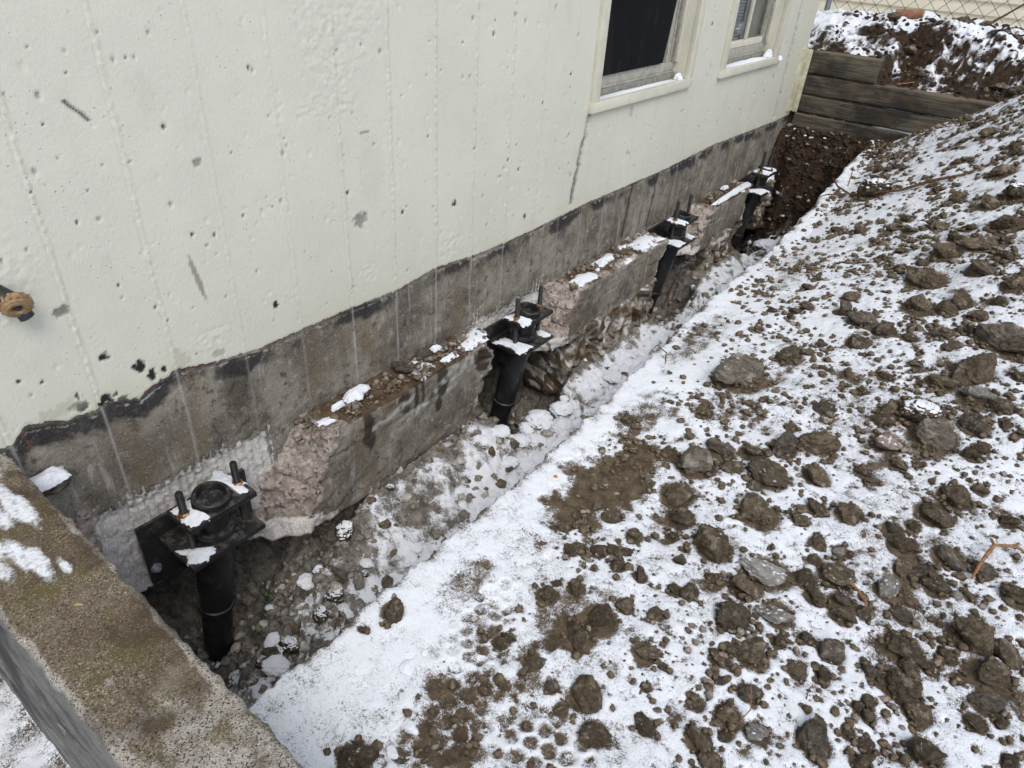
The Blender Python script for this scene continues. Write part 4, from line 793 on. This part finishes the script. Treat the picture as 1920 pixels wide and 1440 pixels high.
for i, (x, y, r, k) in enumerate(CLODS):
    base = int(rng.integers(0, 22)) if k != 's' else 22 + i % 6; o = clod_obj('soil_clod' if k in 'bs' else 'stone', base, k)
    fl = rng.uniform(.55, .9) * (.45 if i in (38, 40, 22) else 1); o.scale = (r * rng.uniform(.85, 1.12), r * rng.uniform(.70, .95), r * fl * .9)
    o.rotation_euler = (rng.uniform(-.35, .35), rng.uniform(-.35, .35), rng.uniform(0, 6.28)); o.location = (x, y, gz(x, y) + r * fl * .42)
    if i in SPECIAL: tag(o, SPECIAL[i], 'clod' if k in 'bs' else 'stone', 'clods on the snow')
    elif i < NAMED:
        px, py = proj(x, y, gz(x, y)); best = min(SHORT, key=lambda q: (SP_PX[q][0] - px) ** 2 + (SP_PX[q][1] - py) ** 2)
        dx, dy = px - SP_PX[best][0], py - SP_PX[best][1]; way = ('right of' if dx > 0 else 'left of') if abs(dx) > abs(dy) else ('below' if dy > 0 else 'above')
        REL.setdefault((best, way, 'clod' if k in 'bs' else 'stone'), []).append((math.hypot(dx, dy), o, k))
    else: tag(o, 'small brown soil clod, one of many scattered on the snow' if k == 'b' else 'small grey stone, one of many scattered on the snow', 'clod' if k == 'b' else 'stone', 'small clods on the snow')
ORD = ['nearest', 'second', 'third', 'fourth', 'fifth', 'sixth', 'seventh', 'eighth', 'ninth', 'tenth', 'eleventh', 'twelfth', 'thirteenth', 'fourteenth']
for (best, way, cat), lst in REL.items():
    for n_, (d_, o, k) in enumerate(sorted(lst, key=lambda q: q[0])):
        tag(o, '%s large %s %s %s' % (ORD[min(n_, 13)], {'b': 'brown soil clod', 's': 'snowy clod', 'g': 'grey stone', 'l': 'pale concrete chunk', 'p': 'pink chunk'}[k], way, SHORT[best]), cat, 'clods on the snow')
def crumbs(name, x, y, z, r, mats, label, cat, sub=1, probs=None):
    U, F = ICO[sub]; n = len(x); A = rng.uniform(0, 6.28, n); sc = rng.uniform(.6, 1.35, (n, 3)) * r[:, None]; sc[:, 2] *= .75
    J = 1 + rng.uniform(-.33, .33, (n, len(U))); P = U[None] * J[..., None] * sc[:, None, :]
    ca, sa = np.cos(A)[:, None], np.sin(A)[:, None]; Q = np.stack([P[..., 0] * ca - P[..., 1] * sa, P[..., 0] * sa + P[..., 1] * ca, P[..., 2]], -1)
    Q += np.stack([x, y, z], -1)[:, None, :]; FF = (F[None] + (np.arange(n) * len(U))[:, None, None]).reshape(-1, 3)
    me = raw_mesh(name, Q.reshape(-1, 3), FF); o = link(name, me, mats, None, smooth=False)
    if probs is not None: me.polygons.foreach_set('material_index', np.repeat(rng.choice(len(mats), n, p=probs), len(F)).astype(np.int32))
    return tag(o, label, cat, None, 'stuff')
M_CRB = simple('brown_crumb', (.16, .124, .083), .97, .12, 0, .5, 90, .6, .003); M_CRG = simple('grey_crumb', (.27, .24, .20), .95, .2, 0, .4, 90, .6, .003); M_CRP = simple('pink_crumb', (.34, .25, .20), .95, .2, 0, .4, 90)
big_ = cr > .0055
for sel, sub_, nm_, lb_ in ((big_, 2, 'soil_lumps', 'pebble-sized brown soil lumps strewn over the snow'), (~big_, 1, 'soil_crumbs', 'fine brown soil crumbs sprinkled over the snow')):
    crumbs(nm_, cx[sel], cy[sel], terrain(cx[sel], cy[sel]) + cr[sel] * .35 + .004, cr[sel], [M_CRB, M_CRG, M_CRP], lb_, 'soil', sub_, [.90, .09, .01])
# rubble lying in the trench
def tdens(x, y):
    d = np.zeros_like(x) + .30
    for (a, b), (py, pz) in zip(PIT, PIERS): d = np.maximum(d, .9 * S(a - .1, a + .1, y) * S(b + .1, b - .05, y))
    return d * (y > .3) * (x < edge_x(y) - .06)
tx, ty = scatter(3000, -.12, .60, .30, 4.9, tdens); trr = .004 + .016 * rng.random(3000) ** 2.4
crumbs('trench_rubble', tx, ty, terrain(tx, ty) + trr * .3, trr, [M_CRG, M_CRB, simple('pale_crumb', (.50, .46, .41), .95, .2, 0, .3, 90)], 'loose grey rubble covering the trench floor', 'rubble', 2, [.56, .16, .28])
sx, sy = scatter(1500, .0, 1.6, 5.36, 6.4, lambda x, y: .5 + 0 * x); sr = .004 + .016 * rng.random(1500) ** 2.5
crumbs('mound_crumbs', sx, sy, terrain(sx, sy) + sr * .4, sr, [simple('dark_crumb', (.05, .033, .022), .95, .2, 0, .4, 60), M_CRB], 'dark soil crumbs on the mound behind the timber wall', 'soil', 1, [.8, .2])
lx, ly = scatter(900, .012, .118, .98, 4.5, lambda x, y: ((y < 1.82) * .75 + (y > 2.38) * (y < 3.24) * .35 + (y > 3.87) * .4) * S(.13, .03, x - .04) * (.3 + .7 * S(-.3, .4, f2(x, y, 9, 3, 7)))); lr = .002 + .011 * rng.random(900) ** 3
crumbs('ledge_crumbs', lx, ly, .004 + lr * .4, lr, [M_CRB, M_CRG, M_CRP], 'soil and concrete crumbs lying on the footing ledges', 'soil', 2, [.66, .26, .08])
bx_, by_ = scatter(2200, .02, .72, 4.85, 5.3, lambda x, y: .5 + 0 * x); br_ = .004 + .016 * rng.random(2200) ** 2.2
crumbs('bank_crumbs', bx_, by_, terrain(bx_, by_) + br_ * .3, br_, [bpy.data.materials['dark_crumb'], M_CRG, M_SNOW], 'dark soil crumbs on the bank below the timber wall', 'soil', 1, [.92, .06, .02])
ex, ey = scatter(90, .12, .46, .42, 1.02, lambda x, y: 0 * x + .6); qx, qy = scatter(70, .02, .46, .42, 4.8, tdens)
for x, y in zip(np.concatenate([qx, ex]), np.concatenate([qy, ey])):
    r = float(rng.uniform(.012, .040)); k = rng.choice(['g', 'l', 'l', 's', 's', 'w']) if y < 1.6 else rng.choice(['g', 'w', 'w', 's'])
    if any(abs(y - p[0]) < .07 and x < .2 for p in PIERS): continue
    o = clod_obj('broken_concrete', int(rng.integers(0, 22)) if k not in 'sw' else 22 + int(rng.integers(0, 6)), k); o.scale = (r, r * .8, r * .6); o.rotation_euler = (rng.uniform(-.5, .5), rng.uniform(-.5, .5), rng.uniform(0, 6)); o.location = (x, y, gz(x, y) + r * .25)
    tag(o, 'snow-covered stone, one of several lying in the trench' if k in 'sw' else 'grey chunk of broken concrete, one of several lying in the trench', 'stone', 'chunks in the trench')
for i, (x, y, r) in enumerate([(.24, 2.02, .075), (.33, 2.06, .06), (.30, 1.92, .05), (.38, 1.99, .05), (.25, 1.86, .045), (.34, 1.80, .05), (.42, 2.12, .055), (.22, 1.95, .04), (.30, 1.73, .04), (.37, 1.86, .045), (.28, 2.13, .055), (.20, 1.80, .035), (.16, 1.86, .03), (.25, 4.72, .09), (.34, 4.62, .07), (.33, 4.45, .06), (.30, 4.30, .05), (.27, 2.60, .05), (.36, 3.3, .05), (.30, 3.9, .06)]):
    o = clod_obj('snowy_cobble', 22 + i % 6, 'w'); o.scale = (r * 1.1, r, r * .7); o.rotation_euler = (0, 0, i * 1.7); o.location = (x, y, gz(x, y) + r * .2)
    tag(o, 'rounded cobble buried under snow, one of several in the trench beyond the second pier' if i < 13 else 'rounded snowy lump, one of several on the far trench floor', 'stone', 'snow-covered cobbles in the trench')
lump('packed_dirt', 'lump of packed dirt in the corner of wall and mossy concrete wall', 'dirt', (.008, .335, .205), (.030, .06, .030), MC['g'], 301)
snow_patch([(.002, .26, .235), (.055, .27, .235), (.06, .33, .222), (.045, .375, .215), (.002, .385, .22)], .026, 'snow on packed dirt in the corner beside the mossy concrete wall', 32)
for i, (x, y, r) in enumerate([(.851, .611, .016), (.949, .526, .019), (.955, .47, .012), (.851, .437, .011), (.86, .66, .009)]):
    lump('snowball', ['clump of snow lying on clean snow at the trench edge', 'round clump of snow, largest of a few beside the boot print', 'small clump of snow near the lone clod', 'small clump of snow close to the mossy wall', 'tiny clump of snow above another on the edge strip'][i], 'snow', (x, y, gz(x, y) + .008), r, M_CLUMP, 400 + i, .6)
for i, (x, y, z, r) in enumerate([(.035, 1.42, .018, .03), (.03, 1.53, .02, .036), (.055, 1.36, .014, .02), (.05, 1.24, .012, .022), (.06, 1.47, .01, .018), (.03, 1.64, .012, .02)]):
    lump('ledge_stone', ['small stone on the muddy footing ledge', 'angular pale stone against the wall on the muddy ledge', 'crumbly clod on the muddy ledge', 'clod holding a snow lump on the ledge', 'pebble at the outer side of the muddy ledge', 'stone at the far end of the muddy ledge'][i], 'stone', (x, y, z), r, MC['gg bbg'[i] if 'gg bbg'[i] != ' ' else 'b'], 500 + i, .7)

# ------------------------------------------------------------------ small things
sp = empty('wall_spigot', (-.006, .392, .648)); tag(sp, 'brass-capped hose spigot sticking out of the painted wall at the left edge', 'spigot')
ax = Vector((.80, -.18, -.42)).normalized(); rot = ax.to_track_quat('Z', 'Y').to_matrix().to_4x4(); B0 = Matrix.Translation((.035, .006, -.004)) @ rot
def lat(name, m, prof, M, seg=30, par=sp):
    bm = bmesh.new(); bm_lathe(bm, prof, seg, M); return bm_obj(name, bm, m, par)
lat('wall_flange', M_FITW, [(0, .004), (.030, .004), (.033, .0), (.033, -.004)], Matrix.Rotation(math.pi / 2, 4, 'Y') @ Matrix.Translation((0, -.012, 0)))
bm = bmesh.new(); bm_tube(bm, [(.0, -.012, .012), (.02, -.010, .010), (.035, -.004, .004), (.045, .004, -.004)], [.017, .018, .018, .019], 16); bm_obj('pipe_stub', bm, M_RUB, sp)
bm = bmesh.new(); bm_tube(bm, [(.03, .002, -.008), (.038, .012, -.03), (.04, .016, -.042)], [.014, .014, .015], 16); bm_obj('drain_spout', bm, M_RUB, sp)
cap = lat('brass_cap', M_BRASS, [(.0, .008), (.0085, .008), (.0095, .020), (.012, .0235), (.018, .025), (.0245, .022), (.0265, .016), (.0265, .002), (.02, -.004), (0, -.004)], B0)
bm = bmesh.new()
for k in range(14):
    a = 2 * math.pi * k / 14; Mk = B0 @ Matrix.Rotation(a, 4, 'Z') @ Matrix.Translation((.0265, 0, .0095)); r = bmesh.ops.create_cube(bm, size=1)
    for v in r['verts']: v.co = Mk @ Vector((v.co.x * .0055, v.co.y * .005, v.co.z * .014))
bm_obj('grip_ridges', bm, M_BRASS, cap)

def tubes(name, m, chains, label, cat, seg=7, jit=.0):
    bm = bmesh.new()
    for pts, rad in chains: bm_tube(bm, pts, rad, seg)
    return tag(bm_obj(name, bm, m), label, cat)
def gp(x, y, h): return (x, y, gz(x, y) + h)
tubes('forked_twig', M_TWIG, [([gp(1.764, 1.655, .012), gp(1.770, 1.70, .03), gp(1.782, 1.752, .045), gp(1.805, 1.772, .04), gp(1.828, 1.792, .034), gp(1.855, 1.797, .022)], [.0035, .0045, .005, .0045, .005, .003]), ([gp(1.782, 1.752, .045), gp(1.772, 1.768, .045)], [.004, .003])], 'forked orange-brown twig lying across a grey clod', 'twig')
tubes('tree_root', M_ROOT, [([(.60, 4.40, gz(.72, 4.4) + .03), (.66, 4.30, gz(.72, 4.3) + .035), gp(.76, 4.20, .03), gp(.88, 4.15, .03), gp(1.0, 4.13, .025), gp(1.12, 4.14, .03), gp(1.24, 4.16, .02), gp(1.36, 4.22, .01)], [.003, .005, .006, .007, .008, .008, .006, .003]), ([gp(.70, 4.24, .03), (.64, 4.19, gz(.75, 4.2) + .01), (.60, 4.17, gz(.75, 4.2) - .01)], [.006, .004, .002])], 'long brown root lying over the trench edge below the timber wall', 'root')
tubes('root_shoot', M_TWIG, [([gp(.69, 4.42, -.02), gp(.69, 4.42, .05), gp(.685, 4.43, .12)], [.004, .0035, .0015])], 'thin upright shoot at the trench edge beside the snow-topped stone', 'twig')
tubes('rust_twig', M_TWIG, [([gp(1.525, 1.43, .035), gp(1.55, 1.425, .03), gp(1.575, 1.40, .025), gp(1.585, 1.38, .012)], [.002, .0035, .003, .0015])], 'short rust-coloured stem beside the big clods', 'twig')
tubes('grass_stalk', M_TWIG, [([gp(1.45, .93, .0), gp(1.462, .955, .04), gp(1.448, .985, .05), gp(1.44, 1.0, .06)], [.001, .0012, .001, .0006])], 'thin pale stalk standing by the pale concrete lump', 'twig', 5)
tubes('bent_shoot', M_ROOT, [([gp(1.545, 1.085, .0), gp(1.54, 1.09, .03), gp(1.543, 1.095, .045)], [.0016, .0012, .0008])], 'tiny bent brown shoot above the golden-brown stone', 'twig', 5)
tubes('thin_root', M_ROOT, [([gp(.72, 2.06, .03), gp(.70, 2.10, .05), (.62, 2.2, gz(.75, 2.2) + .0), (.58, 2.25, -.06)], [.002, .0022, .0018, .001])], 'thin reddish root at the trench edge opposite the second pier', 'root', 5)
# broken green glass and a bright scrap in the nearest pit
bm = bmesh.new(); pts = []
for i in range(9):
    a = math.radians(200 + i * 14); pts.append((math.cos(a), math.sin(a)))
for zz in (0, 1):
    for r in (.036, .033):
        for i, (c, s_) in enumerate(pts): bm.verts.new((c * r, s_ * r, zz * (.035 + .02 * math.sin(i * 1.9))))
bm.verts.ensure_lookup_table(); v = bm.verts; n = 9
for i in range(8):
    bm.faces.new((v[i], v[i + 1], v[2 * n + i + 1], v[2 * n + i])); bm.faces.new((v[n + i], v[3 * n + i], v[3 * n + i + 1], v[n + i + 1])); bm.faces.new((v[2 * n + i], v[2 * n + i + 1], v[3 * n + i + 1], v[3 * n + i])); bm.faces.new((v[i], v[n + i], v[n + i + 1], v[i + 1]))
g = bm_obj('glass_shard', bm, M_GREEN); g.location = (.035, .80, gz(.035, .80) + .012); g.rotation_euler = (1.0, .4, .8); tag(g, 'curved shard of green bottle glass in the pit behind the nearest pier', 'glass shard')
bm = bmesh.new(); bm_box(bm, -.006, .006, -.006, .006, 0, .003, .001); g = bm_obj('plastic_tag', bm, M_YEL); g.location = (.075, .515, gz(.075, .515) + .02); g.rotation_euler = (.3, .5, .5); tag(g, 'tiny yellow-green plastic tag in the dark pit', 'tag')
bm = bmesh.new(); bm_tube(bm, [(0, 0, 0), (.006, .004, .003), (.012, .006, 0)], [.001, .0045, .001], 6); g = bm_obj('dry_leaf', bm, M_ORANGE); g.location = gp(.745, 1.315, .008); tag(g, 'small orange dry leaf at the edge of the muddy patch', 'leaf')
bm = bmesh.new(); bm_tube(bm, [(0, 0, 0), (.005, .004, .002), (.012, .010, .001)], [.0006, .003, .0008], 6); g = bm_obj('seed_husk', bm, simple('straw', (.5, .36, .16), .8)); g.location = (.50, .195, .316); tag(g, 'straw-coloured seed husk on the mossy concrete wall', 'husk')

# ------------------------------------------------------------------ beyond the timbers: fence and neighbour's house
FY = 6.32
fence = empty('chain_link_fence', (0, FY, .7)); tag(fence, 'chain-link fence behind the snowy soil mound', 'fence')
for fx in (-.215, 2.6):
    bm = bmesh.new(); bm_lathe(bm, [(.021, -.2), (.021, 1.9), (.012, 1.925), (0, 1.93)], 16, Matrix.Translation((fx, 0, 0))); bm_obj('fence_post', bm, M_GALV, fence)
bm = bmesh.new(); bm_tube(bm, [(-.25, 0, 1.8), (2.65, 0, 1.8)], .017, 12); bm_obj('top_rail', bm, M_GALV, fence)
bm = bmesh.new(); hh = .0262; pts = []; k = 0; z = -.05
while z < 1.78: pts.append((hh if k % 2 else -hh + .001, .003 if k % 2 else -.003, z)); k += 1; z += .053
bm_tube(bm, pts, .0027, 5); wire0 = bm_obj('wire', bm, M_WIRE, fence); wire0.location = (-.16, 0, 0)
for i in range(1, 54):
    o = wire0.copy(); COL.objects.link(o); o.parent = fence; o.location = (-.16 + .0515 * i, 0, .053 * (i % 2))
nb = empty('neighbour_house', (0, 8.5, .6)); tag(nb, 'neighbouring house with cream clapboard siding behind the chain-link fence', 'house')
part_box('foundation', nb, M_FND, (-4, 6, .03, .3, -.4, .15), .004)
bm = bmesh.new(); cs_ = [(-4, .022, 0), (6, .022, 0), (6, .022, .006), (-4, .022, .006)]
pr = [(.0, 0), (.0, .012), (.026, .119), (.05, .119), (.05, 0)]
a_ = [bm.verts.new((-4, y, z)) for y, z in pr]; b_2 = [bm.verts.new((6, y, z)) for y, z in pr]
for i in range(5): bm.faces.new((a_[i], a_[(i + 1) % 5], b_2[(i + 1) % 5], b_2[i]))
bm.faces.new(a_); bm.faces.new(b_2[::-1]); board0 = bm_obj('clapboard', bm, M_SIDING, nb, 20); board0.location = (0, 0, .15)
for i in range(1, 22):
    o = board0.copy(); COL.objects.link(o); o.parent = nb; o.location = (0, 0, .15 + .112 * i)
part_box('house_body', nb, M_FND, (-4, 6, .06, 5, .14, 2.6), 0)
tubes('drain_tile', simple('clay_pipe', (.30, .15, .09), .8, .2, 0, .3, 30, .4), [([(.33, 6.05, .945), (.50, 6.10, .955)], [.028, .030])], 'stub of brown clay pipe on the mound in front of the fence', 'pipe', 14)
tubes('leaning_stick', M_ROOT, [([(.86, 6.16, .90), (.98, 6.2, 1.0), (1.08, 6.2, 1.09)], [.009, .007, .005])], 'dark stick leaning against the chain-link fence', 'stick')
tubes('pale_stick', M_TWIG, [([(.60, 5.40, gz(.6, 5.4) + .02), (.68, 5.46, gz(.68, 5.46) + .03)], [.004, .003])], 'pale broken stick on the brown soil behind the planks', 'stick')
for i, (x, y, r) in enumerate([(.56, 5.75, .05), (.70, 5.55, .04), (.35, 6.0, .05), (.75, 6.05, .06), (.9, 6.1, .035), (1.15, 5.6, .05), (1.25, 5.5, .06)]):
    lump('mound_clod', ['dark clod in the snow hollow on the mound', 'dark clod just behind the second plank', 'dark clod on the mound left of the clay pipe', 'dark clod on the mound crest', 'small dark clod on the mound crest', 'brown clod on the right part of the mound', 'brown clod where mound and slope meet'][i], 'clod', gp(x, y, .02), r, MC['b'], 600 + i, .7)
